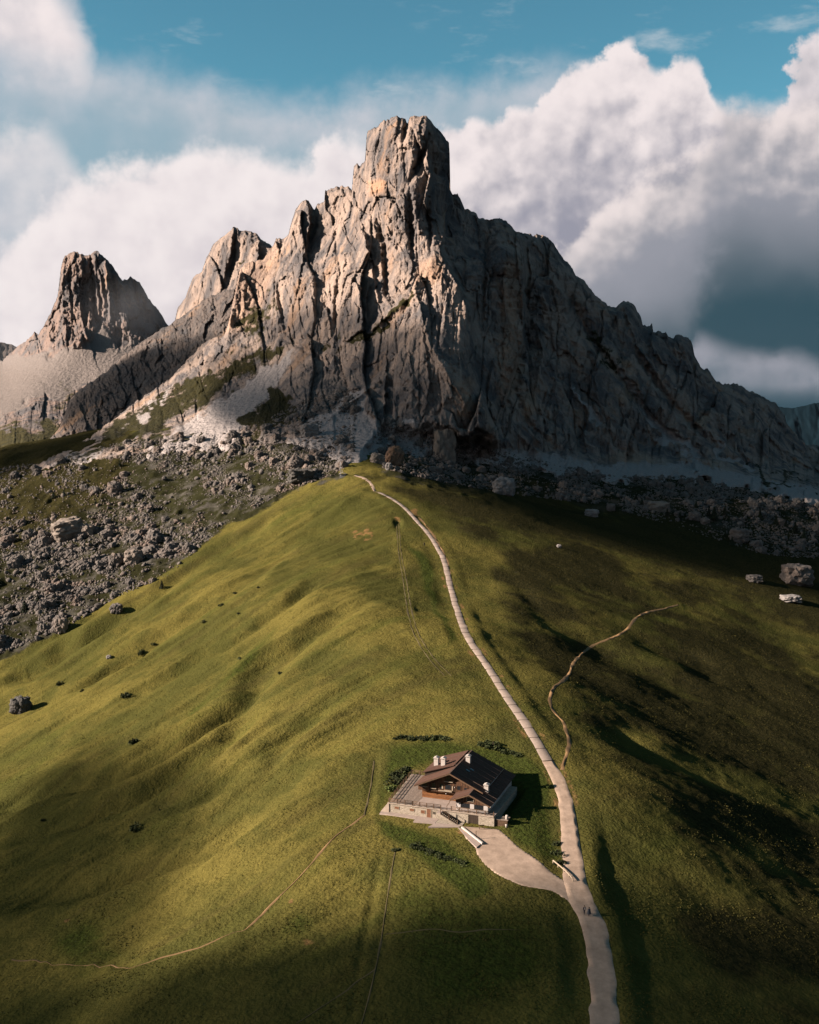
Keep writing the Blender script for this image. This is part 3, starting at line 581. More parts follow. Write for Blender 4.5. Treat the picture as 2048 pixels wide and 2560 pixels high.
ZONES = [('scree',[(742,872),(700,900),(640,930),(560,1000),(470,1060),(380,1110),(300,1160),(560,1160),(600,1080),(640,1020),(690,960),(735,900)],12,1),
         ('scree',[(430,955),(330,1040),(230,1110),(130,1160),(200,1170),(330,1080),(420,1000)],7,.8),
         ('scree',[(900,960),(820,1030),(740,1080),(690,1120),(930,1190),(960,1120),(930,1060)],12,.9),
         ('scree',[(930,1060),(1010,1040),(1120,1080),(1280,1150),(1500,1205),(1900,1250),(1900,1300),(900,1300)],14,.9),
         ('scree',[(1520,1215),(1570,1160),(1640,1190),(1760,1200),(1900,1240),(2300,1300),(1800,1320),(1500,1260)],10,1),
         ('scree',[(1690,1180),(1720,1140),(1800,1190),(2048,1250),(1900,1260)],8,1),('scree',[(1440,960),(1490,1030),(1520,1060),(1500,1070),(1450,1010)],6,.8),
         ('scree',[(1560,930),(1600,1000),(1680,1090),(1750,1130),(1740,1145),(1660,1110),(1610,1040),(1570,980)],6,.9),('scree',[(1770,1085),(1830,1140),(1900,1180),(1880,1190),(1800,1140)],6,.8),
         ('grass',[(560,900),(680,860),(740,840),(700,900),(600,950),(480,1030),(380,1090),(250,1140),(120,1180),(300,1060),(440,970)],10,.75),
         ('grass',[(690,960),(740,1000),(790,1020),(700,1080),(600,1130),(560,1120)],10,1),('grass',[(600,780),(660,740),(700,700),(690,780),(660,850),(590,880)],10,.62),
         ('grass',[(1050,735),(1030,770),(960,820),(900,870),(870,860),(960,790),(1010,740)],5,.85),('grass',[(770,870),(850,840),(900,870),(860,900),(780,900)],8,.5),('grass',[(1480,800),(1560,900),(1540,960),(1470,860)],8,.6),
         ('grass',[(1850,1150),(2000,1200),(2100,1230),(1900,1200)],8,.8),('grass',[(860,1170),(960,1100),(960,1200)],5,.0),('grass',[(1330,700),(1400,760),(1420,860),(1360,800)],10,.4),
         ('rust',[(925,455),(955,445),(965,480),(930,490)],6,.9),('rust',[(1262,640),(1300,640),(1302,980),(1240,1010),(1250,800)],10,.45),('rust',[(1130,960),(1180,940),(1186,1050),(1150,1040)],7,.5),('rust',[(1040,660),(1100,640),(1110,700),(1050,720)],8,.45),
         ('rust',[(1300,990),(1340,960),(1350,1030),(1310,1050)],6,.5),('rust',[(640,600),(700,610),(640,820),(570,830),(590,700)],10,.35),('rust',[(1500,1150),(1570,1120),(1640,1150),(1560,1175)],10,.5),('rust',[(1744,1030),(1770,1030),(1768,1075),(1748,1065)],5,.6)]
sheet('mountain', 'towering pale dolomite peak with a square summit block', MAIN_SKY, [(-20,1230),(300,1190),(700,1170),(860,1205),(1000,1200),(1300,1235),(1520,1255),(1900,1270),(2300,1350)], MAIN_DEPTH, M_rock, 1.75, 2.0, FEATS, 1.0, 3.2, ZONES, 0, base=[(-20,1185),(150,1160),(300,1140),(560,1125),(700,1110),(800,1130),(870,1160),(960,1125),(1100,1138),(1300,1170),(1520,1200),(1700,1200),(1900,1230),(2300,1300)])
# pale shoulder behind, dark rib in front of it, far towers
sheet('mountain_shoulder', 'pale rocky shoulder rising behind the left flank', [(425,830),(438,801),(445,769),(464,745),(480,700),(492,685),(505,680),(516,647),(534,611),(555,594),(579,574),(583,568),(594,569),(600,577),(625,577),(644,585),(653,600),(677,614),(720,660),(760,720)],
      [(425,960),(760,960)], [(430,820,1230),(585,575,1180),(700,650,1135),(500,900,1130),(600,800,1110),(640,900,1080),(460,760,1225),(520,700,1195)], M_rock, 1.9, 2.1, [('step',[(585,575),(575,640),(560,700)],12,18),('step',[(650,600),(640,680)],10,14)], .8, 1.8, [('grass',[(560,665),(620,655),(600,680)],5,.7)], 30, ssc=.8)
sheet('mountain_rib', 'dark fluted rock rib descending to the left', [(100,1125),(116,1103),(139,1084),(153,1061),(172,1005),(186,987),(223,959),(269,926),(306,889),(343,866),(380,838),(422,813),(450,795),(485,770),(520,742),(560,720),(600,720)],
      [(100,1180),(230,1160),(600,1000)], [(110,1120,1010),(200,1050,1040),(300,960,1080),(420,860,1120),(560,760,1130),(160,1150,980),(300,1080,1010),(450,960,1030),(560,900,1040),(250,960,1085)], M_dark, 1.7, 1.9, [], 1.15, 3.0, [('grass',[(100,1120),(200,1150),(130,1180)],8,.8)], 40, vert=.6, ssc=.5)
sheet('far_peak', 'hazy twin topped rock tower above pale scree', [(-60,935),(0,905),(30,880),(58,857),(72,848),(86,829),(96,838),(116,806),(144,745),(153,667),(162,643),(185,629),(204,634),(216,643),(227,637),(243,627),(264,646),(292,681),(306,704),(320,699),(327,691),(348,704),(364,732),(371,750),(394,773),(417,810),(450,850),(520,900)],
      [(-60,1260),(520,1200)], [(0,910,2320),(185,635,2235),(243,635,2205),(150,760,2200),(220,760,2150),(215,850,2080),(120,860,2130),(327,700,2225),(360,800,2165),(400,820,2190),(300,860,2080),(60,960,2000),(200,950,1950),(0,1050,1750),(200,1060,1700),(100,1150,1450),(300,1000,1800),(0,1200,1350),(450,1000,1800)], M_far, 1.7, 2.0,
      [('step',[(204,640),(210,700),(200,730)],9,22),('step',[(200,735),(205,800),(222,850)],9,26),('step',[(292,690),(310,720),(320,790)],9,24),('rib',[(160,650),(155,740),(160,840)],8,14),('gully',[(178,650),(176,720),(185,800)],4,14),('gully',[(255,650),(262,720),(270,790)],4,16),('step',[(120,806),(150,760),(158,700)],8,-18),('gully',[(335,700),(345,760)],4,26),('gully',[(228,650),(234,730),(240,800)],5,34),('gully',[(246,690),(252,760),(250,820)],4,26),('gully',[(280,680),(290,740),(296,800)],5,34),('rib',[(262,655),(272,720),(276,800)],7,26),('rib',[(320,705),(330,770)],7,22),('gully',[(356,740),(370,800)],5,26),('gully',[(140,780),(136,850)],4,12)], 1.5, 3.4,
      [('scree',[(-80,930),(60,880),(130,890),(215,850),(260,800),(300,860),(420,830),(450,900),(300,1000),(220,960),(150,1000),(60,1010),(-80,1080)],10,1),('scree',[(40,1060),(120,1040),(150,1080),(60,1100)],8,.5),
       ('grass',[(-80,1085),(60,1060),(160,1050),(200,1090),(140,1180),(-80,1260)],12,1),('grass',[(150,960),(260,950),(300,900),(330,930),(230,1010),(120,1040)],14,.55)], 60, back=400, ssc=1.35)
sheet('far_hill', 'small dark hill at the edge of the far scree', [(-80,868),(-30,856),(0,855),(30,862),(50,872),(66,890),(90,930)], [(-80,1000),(90,1000)], [(-80,870,3300),(90,900,3300),(0,960,3000)], M_dark, 2.2, 2.5, [], .7, 1.0, [], 70, back=500, ssc=2.5)
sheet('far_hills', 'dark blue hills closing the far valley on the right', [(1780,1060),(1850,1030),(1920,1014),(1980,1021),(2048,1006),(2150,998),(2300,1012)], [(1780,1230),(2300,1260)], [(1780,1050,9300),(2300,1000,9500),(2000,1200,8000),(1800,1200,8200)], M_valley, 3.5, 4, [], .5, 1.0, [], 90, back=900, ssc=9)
print('terrain', round(time.time()-T0, 1))
# ------------------------------------------------------------------ surface under a pixel: ground or mountain foot, whichever is nearer
def surface(px, py):
    px = np.atleast_1d(np.asarray(px, float)); py = np.atleast_1d(np.asarray(py, float))
    _, yg, _ = hit(px, py, 400)
    X, rows, YF = SHEETS[0]; i = np.clip(((px-X[0])/(X[1]-X[0])).astype(int), 0, len(X)-1); j = np.clip(((py-rows[0])/(rows[1]-rows[0])).astype(int), 0, len(rows)-1)
    y = np.minimum(yg, YF[j, i])
    return np.stack(at_y(px, py, y), -1)

# ------------------------------------------------------------------ roads, steps and trails
def ribbon(name, P, half, material, lift=0.10, jit=0.15, across=5, thick=True):
    P = np.asarray(P); d = np.gradient(P, axis=0); d /= np.linalg.norm(d, axis=1)[:, None]+1e-9; nrm = np.stack([-d[:, 1], d[:, 0]], 1)
    half = np.broadcast_to(np.asarray(half, float), (len(P),))
    rows = []
    for k, s in enumerate(np.r_[-1, np.linspace(-.9, .9, across-2), 1] if across > 3 else (-1, -.75, .75, 1)):
        e = half*s+(np.sign(s)*jit*(vnoise2(P[:, 0]/2.7+k, P[:, 1]/2.7, 40+k)+vnoise2(P[:, 0]/6, P[:, 1]/6, 50+k)) if abs(s) == 1 else 0)
        q = P+nrm*e[:, None]; z = height(q[:, 0], q[:, 1])+(lift if abs(s) < 1 else -.02); rows.append(np.c_[q, z])
    V = np.stack(rows, 1)
    return np_mesh(name, V.reshape(-1, 3), grid_faces(len(P), len(rows)), True)
def resample(P, step):
    s = np.r_[0, np.cumsum(np.linalg.norm(np.diff(P, axis=0), axis=1))]; n = max(2, int(s[-1]/step)); q = np.linspace(0, s[-1], n+1)
    return np.stack([np.interp(q, s, P[:, 0]), np.interp(q, s, P[:, 1])], 1)
RPf = resample(RP, 0.8)
rpx = 1280-FPX*(RPf[:, 1]*SP+(height(RPf[:, 0], RPf[:, 1])-CAMZ)*CP)/(RPf[:, 1]*CP-(height(RPf[:, 0], RPf[:, 1])-CAMZ)*SP)
i_step = int(np.argmax(rpx < 1905)); 
hw_road = np.interp(np.arange(len(RPf)), [0, i_step*.45, i_step*.62, i_step], [2.3, 2.5, 2.0, 1.5])
tag(link('road', ribbon('road', RPf[:i_step+1], hw_road[:i_step+1], M_path, .085, .30, 7), M_path), 'pale gravel road curving past the chalet', None, None, 'structure')
path = tag(link('stepped_path', ribbon('stepped_path', RPf[i_step:], 1.25, M_verge, .03, .55, 5), M_verge), 'stepped gravel path climbing the ridge crest', None, None, 'structure')
verge2 = None
SEG = 8
idx = list(range(i_step, len(RPf)-SEG, SEG))
for k, i in enumerate(idx):
    seg = RPf[i:i+SEG+1]; hwid = np.interp(k, [0, len(idx)-1], [1.42, 1.15])*(.97+.06*rng.random())
    me = ribbon('tread', seg, hwid, M_tread, .14+.02*rng.random(), .10, 3)
    link('tread', me, M_tread, path)
    a = RPf[i]; d = RPf[i+1]-RPf[i]; d = d/np.linalg.norm(d); nn = np.array([-d[1], d[0]])
    w_ = hwid+.12; ends = [a-nn*w_*(.9+.2*rng.random()), a+nn*w_*(.9+.2*rng.random())]; zz = [float(height(*e))+.14 for e in ends]
    zm = max(sum(zz)/2, float(height(*a))+.14)
    pts = [(ends[0][0], ends[0][1], (zz[0]+zm)/2), (a[0], a[1], zm), (ends[1][0], ends[1][1], (zz[1]+zm)/2)]
    link('timber_step', tube_mesh('timber_step', pts, .11, 6), M_log, path)
def trail(name, label, pts, half, material, n=90, lift=.06, jit=.3):
    P = resample(trace(pts, n), 1.0)
    return tag(link(name, ribbon(name, P, half, material, lift, jit, 3), material), label, None, None, 'structure')
trail('trail', 'worn trail at the top of the path', TOPTRAIL, .9, M_path, 40)
for (nm, lab, pts, half, mt, n_), P_ in zip(TRAILS, TRP):
    P_ = resample(P_, .8); half = half*(1+.35*vnoise2(P_[:, 0]/5, P_[:, 1]/5, 7))
    tag(link(nm, ribbon(nm, P_, half, None, .035, .22, 3), globals()[mt]), lab, None, None, 'structure')
# yard in front of the garage
ys = smoothline(list(YARD)+[YARD[0]], 400); yX, yY, _ = hit(ys[:, 0], ys[:, 1]); yP = np.stack([yX, yY], 1)
yme_p = yP[:-1]; mn, mx = yme_p.min(0), yme_p.max(0); gx, gy = np.meshgrid(np.arange(mn[0]-1, mx[0]+1, .5), np.arange(mn[1]-1, mx[1]+1, .5))
insd = softpoly(gx+.3*vnoise2(gx/2, gy/2, 91), gy+.3*vnoise2(gx/2, gy/2, 92), [tuple(q) for q in yme_p], .9)
gz = height(gx, gy)+np.where(insd > .5, .085, -.5); 
gf = grid_faces(*gx.shape); inside = insd.reshape(-1) > .5; keep = gf[inside[gf].any(1)]
gxy = np.stack([gx, gy], -1).reshape(-1, 2); bd = np.unique(keep); bd = bd[~inside[bd]]
for k in bd: gxy[k] = yme_p[np.argmin(((yme_p-gxy[k])**2).sum(1))]
yme = np_mesh('yard', np.c_[gxy, height(gxy[:, 0], gxy[:, 1])+np.where(inside, .045, -.03)], keep, True)
tag(link('yard', yme, M_path), 'wide gravel yard in front of the garage', None, None, 'structure')

# ------------------------------------------------------------------ boulders
def hull_rock(name, seed, n=26, flat=.75):
    r = random.Random(seed); bm = bmesh.new()
    for i in range(n):
        z = r.uniform(-1, 1); a = r.uniform(0, 2*math.pi); q = math.sqrt(1-z*z); k = r.uniform(.72, 1.08)
        bm.verts.new((q*math.cos(a)*k, q*math.sin(a)*k*r.uniform(.8, 1), z*k*flat))
    res = bmesh.ops.convex_hull(bm, input=bm.verts[:]); bmesh.ops.delete(bm, geom=[v for v in bm.verts if not v.link_faces], context='VERTS')
    me = bm_mesh(name, bm); me.materials.append(M_boulder); return me
def big_rock(name, seed, shape=(1, 1, 1), blocky=.5, material=None):
    bm = bmesh.new(); bmesh.ops.create_icosphere(bm, subdivisions=4, radius=1.0)
    co = np.array([v.co[:] for v in bm.verts])
    m = np.abs(co).max(1, keepdims=True); co = co*(1-blocky)+co/m*.8*blocky
    a, b = worley2(co[:, 0]*1.6+co[:, 1]*1.1+seed, co[:, 2]*1.4+seed*3+co[:, 1], seed); c, d = worley2(co[:, 0]*4+co[:, 1]*3+seed, co[:, 2]*4+co[:, 1]*2, seed+1)
    k = 1-.26*a+.12*np.minimum(b-a, .3)-.07*c+.08*vnoise(co[:, 0]*7, co[:, 1]*7, co[:, 2]*7, seed)
    co = co*k[:, None]*np.array(shape)
    for v, q in zip(bm.verts, co): v.co = q
    me = bm_mesh(name, bm); me.materials.append(material or M_boulder); return me
RV = [hull_rock('boulder', 100+i, 18+3*(i % 5), .6+.06*(i % 6)) for i in range(12)]
RB = [big_rock('boulder', 300+i, (1, .9, .8+.1*(i % 3)), .35+.1*(i % 4)) for i in range(5)]
RVa = []
for me in RV:
    me.calc_loop_triangles(); v = np.empty(len(me.vertices)*3); me.vertices.foreach_get('co', v); RVa.append((v.reshape(-1, 3), np.array([t.vertices[:] for t in me.loop_triangles])))
def rnd_poly(poly, n, dens):
    xs = [p[0] for p in poly]; yS = [p[1] for p in poly]; out = np.zeros((0, 2))
    while len(out) < n:
        c = np.stack([rng.uniform(max(min(xs), -120), min(max(xs), 2160), 6000), rng.uniform(min(yS), max(yS), 6000)], 1)
        c = c[inpoly(c[:, 0], c[:, 1], poly)]; c = c[rng.random(len(c)) < dens(c[:, 0], c[:, 1])]; out = np.r_[out, c]
    return out[:n]
ROCKL = [(-120,1190),(60,1160),(200,1135),(300,1105),(420,1095),(560,1085),(640,1060),(720,1020),(800,980),(900,970),(880,1150),(855,1180),(700,1235),(560,1318),(480,1390),(420,1440),(300,1490),(150,1580),(-120,1680)]
ROCKR = [(925,1110),(960,1050),(1100,1085),(1300,1140),(1520,1190),(1700,1190),(2160,1290),(2160,1430),(2048,1400),(1900,1385),(1700,1320),(1500,1262),(1300,1240),(1100,1205),(960,1172)]
def dl(x, y):
    k = np.clip(.55+.9*fbm2(x/60, y/30, 3, 201), .08, 1)
    return k*np.where((x < 300) & (y < 1290), .6, 1)*np.where((x > 380) & (x < 640) & (y > 1230) & (y < 1330), .55, 1)
def dr_(x, y): return np.clip(.55+.9*fbm2(x/80, y/30, 3, 211), .08, 1)*np.where(y > 1225+(x-1200)*.12, .45, 1)
CL, CR = rnd_poly(ROCKL, 22000, dl), rnd_poly(ROCKR, 17000, dr_)
C = np.r_[CL, CR]; side = np.r_[np.zeros(len(CL)), np.ones(len(CR))]
sz = np.where(side == 0, 5.0, 4.6)*(rng.pareto(2.6, len(C))*.6+.55); sz = np.clip(sz, 3.0, 28)*np.where((side == 0) & (C[:, 1] > 1330), 1.25, 1.0)
PS = surface(C[:, 0], C[:, 1]); rad = sz*.5*PS[:, 1]/FPX*1.1
order = np.argsort(-sz); NB = 250
stuffV, stuffF, off = [], [], 0; BO = []
def rotm(a, b, c): return np.array(Matrix.Rotation(a, 3, 'Z') @ Matrix.Rotation(b, 3, 'X') @ Matrix.Rotation(c, 3, 'Y'))
for rank, i in enumerate(order):
    p, r_ = PS[i], rad[i]
    if rank < NB:
        me = RB[i % 5] if sz[i] > 13 else RV[i % 12]
        o = link('boulder', me); o.location = (p[0], p[1]+r_*.2, p[2]+r_*.22); o.rotation_euler = (rng.uniform(-.5, .5), rng.uniform(-.5, .5), rng.uniform(0, 6.28))
        o.scale = (r_*rng.uniform(.85, 1.2), r_*rng.uniform(.85, 1.2), r_*rng.uniform(.8, 1.15))
        BO.append((C[i], sz[i], o, side[i]))
    else:
        v, f = RVa[i % 12]; M3 = rotm(rng.uniform(0, 6.28), rng.uniform(-.5, .5), rng.uniform(-.5, .5))
        stuffV.append(v@M3.T*r_+np.array([p[0], p[1]+r_*.2, p[2]+r_*.2])); stuffF.append(f+off); off += len(v)
me = np_mesh('rubble', np.concatenate(stuffV), np.concatenate(stuffF), False)
tag(link('rubble', me, M_boulder), 'countless small blocks of the rockfall below the cliffs', None, None, 'stuff')
LM = [(168,1322,'the largest tan block'),(286,1219,'the isolated rounded boulder'),(333,1392,'the brown boulder'),(752,1188,'the dark flat topped block'),(775,1075,'the pale sunlit block'),(152,1562,'the upright tan rock'),(290,1520,'the grey rock at the rockfall edge'),(553,1150,'the foot of the scree chute'),(986,1140,'the rust coloured boulder'),(1112,1150,'the tall squared pillar'),
      (1261,1216,'the pale craggy boulder'),(1528,1268,'the squat bluish boulder'),(1647,1266,'the long tan boulder'),(1850,1338,'the humped grey boulder'),(1738,1290,'the boulder by the dwarf pines'),(1994,1436,'the largest pale boulder')]
def where(x, y):
    k = min(LM, key=lambda z: math.hypot(z[0]-x, 1.4*(z[1]-y))); dx_, dy_ = x-k[0], 1.4*(y-k[1]); far_ = 'well' if math.hypot(dx_, dy_) > 75 else 'just'
    return far_+' '+(('right of' if dx_ > 0 else 'left of') if abs(dx_) > abs(dy_) else ('below' if dy_ > 0 else 'above'))+' '+k[2]
def ranked(items, words, noun):                      # items: (size, photo place, object or key); gives each a label by rank among its neighbours
    bins = {}; out = {}
    for s_, (x, y), o in items: bins.setdefault(where(x, y), []).append((s_, o))
    for zn, lst in bins.items():
        lst.sort(key=lambda q: -q[0])
        for k, (s_, o) in enumerate(lst): out[o] = f'{words[min(k, len(words)-1)]} {noun} {zn}'.strip()
    return out
lab_ = ranked([(s_, c, o) for c, s_, o, sd_ in BO], ['biggest', 'second biggest', 'third biggest', 'fourth biggest', 'lesser'], 'grey boulder')
for c, s_, o, sd_ in BO: tag(o, lab_[o], 'boulder', 'boulders of the %s rockfall' % ('right' if sd_ else 'left'))
M_rust = simple('rusty_rock', (0.20, 0.115, 0.065, 1), (0.13, 0.085, 0.06, 1), .25, bs=1.0)
M_tan = simple('tan_rock', (0.20, 0.165, 0.132, 1), (0.12, 0.102, 0.088, 1), .3, bs=1.0)
M_blk = simple('dark_boulder', (0.075, 0.07, 0.062, 1), (0.045, 0.043, 0.038, 1), .3, bs=1.0)
M_pale = simple('pale_boulder', (0.23, 0.21, 0.19, 1), (0.13, 0.12, 0.115, 1), .4, bs=1.0)
def named_rock(px, py, wpx, hpx, label, material, blocky=.5, seed=1, rz=0.0, tilt=0.0):
    p = surface([px]*7, np.linspace(py-hpx*.4, py+hpx*.42, 7)); yb = min(p[-1, 1], p[:, 1].min()+wpx*.12*p[-1, 1]/FPX); p = np.array([float(q) for q in at_y(px, py+hpx*.42, yb)]); k = p[1]/FPX
    o = link('boulder', big_rock('boulder', seed, (wpx*.6*k, wpx*.5*k, hpx*.62*k), blocky, material)); o.location = (p[0], p[1]+wpx*.1*k, p[2]+hpx*.36*k); o.rotation_euler = (0, tilt, rz)
    tag(o, label, 'boulder')
named_rock(1112,1112,56,98,'tall squared rock pillar standing at the foot of the cliff', M_tan, .85, 11, .2)
named_rock(986,1140,44,52,'rust coloured boulder below the cliff beside the ridge top', M_rust, .3, 12, .4, .35)
named_rock(944,1146,36,28,'tan boulder resting left of the rust coloured boulder', M_tan, .5, 13, .3, .2)
named_rock(972,1166,18,20,'small pale pointed rock below the rust coloured boulder', M_pale, .2, 14)
named_rock(168,1322,84,58,'largest tan block in the left rockfall', M_tan, .6, 15, .5, -.2)
named_rock(216,1326,40,34,'tan boulder leaning beside the largest block', M_tan, .4, 16)
named_rock(286,1219,36,36,'isolated rounded grey boulder high on the left rockfall', M_boulder, .3, 17)
named_rock(752,1188,66,38,'dark flat topped block at the edge of the upper meadow', M_blk, .75, 18, .3)
named_rock(740,1156,36,34,'slanted grey slab leaning above the dark flat topped block', M_boulder, .7, 19, .2, .5)
named_rock(775,1075,46,38,'pale sunlit block on the scree below the main face', M_pale, .7, 20, .4)
named_rock(50,1762,52,46,'lone dark boulder half buried in the left meadow', M_blk, .4, 21)
named_rock(333,1392,46,42,'brown boulder with a dark hollow in the lower rockfall', M_tan, .4, 22)
named_rock(290,1400,38,36,'rounded boulder touching the brown boulder', M_boulder, .3, 23)
named_rock(290,1520,32,26,'grey rock at the lower edge of the rockfall', M_boulder, .4, 24)
named_rock(152,1562,34,40,'upright tan rock low in the left rockfall', M_tan, .5, 25)
named_rock(272,1642,13,10,'small lone rock lying on the left meadow', M_pale, .4, 26)
named_rock(1261,1216,56,50,'pale craggy boulder below the right wall', M_pale, .5, 27)
named_rock(1647,1266,56,28,'long tan boulder among dwarf pines on the right', M_tan, .6, 28)
named_rock(1480,1282,36,20,'low pale boulder on the shaded grass', M_pale, .5, 29)
named_rock(1528,1268,22,20,'squat bluish boulder beside the low pale boulder', M_boulder, .5, 30)
named_rock(1850,1338,50,38,'humped grey boulder on the right rockfall edge', M_boulder, .4, 31)
named_rock(1994,1436,78,56,'largest pale boulder at the right edge of the meadow', M_boulder, .5, 32)
named_rock(1887,1446,40,20,'flat bluish boulder on dark grass', M_boulder, .6, 33)
named_rock(1978,1496,54,18,'long low white rock near the right edge', M_pale, .6, 34)
named_rock(1738,1290,32,24,'grey boulder beside the dwarf pines', M_boulder, .4, 35)
named_rock(1398,1365,12,9,'tiny white stone on the shaded hillside', M_pale, .4, 36)
print('rocks', round(time.time()-T0, 1))
# ------------------------------------------------------------------ chalet
M_plank = simple('weathered_plank', (0.105, 0.052, 0.026, 1), (0.040, 0.022, 0.013, 1), 1.3, stretch=(3, 3, .35), bs=.3, rnd=.45)
M_log2 = simple('honey_timber', (0.20, 0.085, 0.030, 1), (0.10, 0.042, 0.017, 1), 1.6, stretch=(.5, .5, 3), bs=.3, rnd=.25)
M_darkwood = simple('dark_timber', (0.045, 0.030, 0.02, 1), (0.025, 0.018, 0.013, 1), 2.0, rnd=.2)
M_roof = simple('brown_sheet_roof', (0.090, 0.050, 0.036, 1), (0.062, 0.036, 0.027, 1), 1.2, rough=.75, spec=.04, rnd=.10)
M_seam = simple('pale_roof_seam', (0.115, 0.078, 0.06, 1), (0.085, 0.058, 0.046, 1), 2.0, rough=.6, spec=.1)
M_gutter = simple('zinc_gutter', (0.22, 0.25, 0.25, 1), (0.16, 0.18, 0.18, 1), 2.0, rough=.35, spec=.5, metallic=.6)
M_plaster = simple('white_plaster', (0.42, 0.385, 0.355, 1), (0.35, 0.32, 0.295, 1), .9, bs=.2)
M_cap = simple('chimney_white', (0.43, 0.385, 0.345, 1), (0.31, 0.275, 0.24, 1), 1.4, bs=.2)
M_conc = simple('pale_paving', (0.32, 0.255, 0.215, 1), (0.25, 0.198, 0.165, 1), .8, bs=.3)
M_coping = simple('coping_stone', (0.35, 0.285, 0.225, 1), (0.27, 0.215, 0.165, 1), 1.4, bs=.2, rnd=.1)
M_deck = simple('grey_deck_board', (0.23, 0.18, 0.142, 1), (0.16, 0.124, 0.098, 1), 1.5, stretch=(2, .5, 2), rnd=.16)
M_rail = simple('brown_rail', (0.115, 0.07, 0.04, 1), (0.075, 0.045, 0.026, 1), 2.0, rnd=.2)
M_shut = simple('brown_shutter', (0.17, 0.075, 0.038, 1), (0.12, 0.055, 0.03, 1), 2.5)
M_sill = simple('pale_sill', (0.33, 0.265, 0.19, 1), (0.24, 0.19, 0.135, 1), 3.0)
M_black = simple('dark_opening', (0.012, 0.011, 0.011, 1), (0.02, 0.018, 0.016, 1), 1.0)
M_steel = simple('galvanised_steel', (0.30, 0.30, 0.30, 1), (0.2, 0.2, 0.2, 1), 3.0, rough=.5, metallic=.3)
def glass_material():
    m, t, b = mat('window_glass'); b.inputs['Base Color'].default_value = (0.015, 0.017, 0.02, 1); b.inputs['Roughness'].default_value = .12; b.inputs['Specular IOR Level'].default_value = .5
    return m
M_glass = glass_material()
def stone_wall_material():
    m, t, b = mat('rubble_masonry'); P = t.vm('MULTIPLY', t.node('ShaderNodeTexCoord').outputs['Object'], (1, 1, 1.5))
    v = t.voro(P, 2.4, 0, 'F1'); c2 = t.voro(P, 2.4, 0, 'F1', 1); e = t.voro(P, 2.4, 0, 'DISTANCE_TO_EDGE'); n = t.noise(P, 3.0, 4)
    g = t.node('ShaderNodeSeparateColor'); t.l.new(c2, g.inputs[0])
    c = t.mix(g.outputs[0], (0.21, 0.175, 0.13, 1), (0.35, 0.295, 0.23, 1)); c = t.mix(t.step(e, .07, .0), c, (.40, .345, .28, 1)); c = t.mix(t.lin(n, .35, .7, 0, .35), c, (.2, .18, .13, 1))
    t.l.new(c, b.inputs['Base Color']); bump(t, b, t.step(e, 0, .1), .5, .06); return m
M_stone = stone_wall_material()

TW = 2.2
hz = lambda u, v: float(height(*hw(u, v)))
chalet = empty('chalet', (HO[0], HO[1], 0), HOUSE_RZ)
tag(chalet, 'timber mountain chalet with brown sheet roof and white chimneys', 'house')
terr = empty('terrace', (HO[0], HO[1], 0), HOUSE_RZ)
tag(terr, 'stone walled terrace with wooden deck and railings around the chalet', 'terrace')
def B(name, u0, u1, v0, v1, w0, w1, m, parent): return link(name, boxes_mesh(name, [(u0, u1, v0, v1, w0, w1)]), m, parent)
# roof lines
RU, RWt = 13.3, 9.6; LU, LW = 4.6, 5.7; EU, EW = 21.3, 6.0; RV0, RV1 = 3.7, 21.4
def main_under(u): return (LW+(RWt-LW)*(u-LU)/(RU-LU) if u < RU else RWt+(EW-RWt)*(u-RU)/(EU-RU))-.16
AU, AWt = 19.0, 6.45; AL, ALW = 14.5, 4.65; AR, ARW = 24.1, 4.25; AV0, AV1 = .3, 22.6
def ann_under(u): return (ALW+(AWt-ALW)*(u-AL)/(AU-AL) if u < AU else AWt+(ARW-AWt)*(u-AU)/(AR-AU))-.14
# main body
body = link('wall', prism('wall', [(5.9, 0.2), (20.6, 0.2), (20.6, main_under(20.6)), (RU, main_under(RU)), (5.9, main_under(5.9))], 'y', 6.4, 20.8), M_darkwood, chalet)
for k in range(7):                                   # honey coloured log courses of the ground floor
    z0 = TW+.02+k*.30; B('log', 5.75, 15.6, 6.22-.03*(k % 2), 6.4, z0, z0+.27, M_log2, body)
    B('log', 5.72-.03*(k % 2), 5.9, 6.45, 20.7, z0, z0+.27, M_log2, body)
over = link('wall', prism('wall', [(5.15, 4.35), (19.6, 4.35), (19.6, main_under(19.6)-.02), (RU, main_under(RU)-.02), (5.15, main_under(5.15)-.02)], 'y', 5.25, 6.38), M_darkwood, chalet)
u = 5.12
while u < 19.6:                                      # vertical boards of the gable
    wd = .27+.05*rng.random(); t0 = min(main_under(u), main_under(u+wd))-.06; zb = 4.28-.05*rng.random(); pr = .03+.035*rng.random()
    if t0 > zb+.1: B('plank', u, u+wd-.025, 5.25-pr, 5.248, zb, t0, M_plank, over)
    u += wd
v = 5.3
while v < 20.7:
    wd = .30+.05*rng.random(); B('plank', 5.11-.03*rng.random(), 5.148 if v < 6.1 else 5.89, v, v+wd-.025, 4.3, main_under(5.15)-.06, M_plank, over); v += wd
for v_ in (6.4,): B('beam', 5.15, 5.9, 6.4, 20.7, 4.3, 5.4, M_darkwood, over)
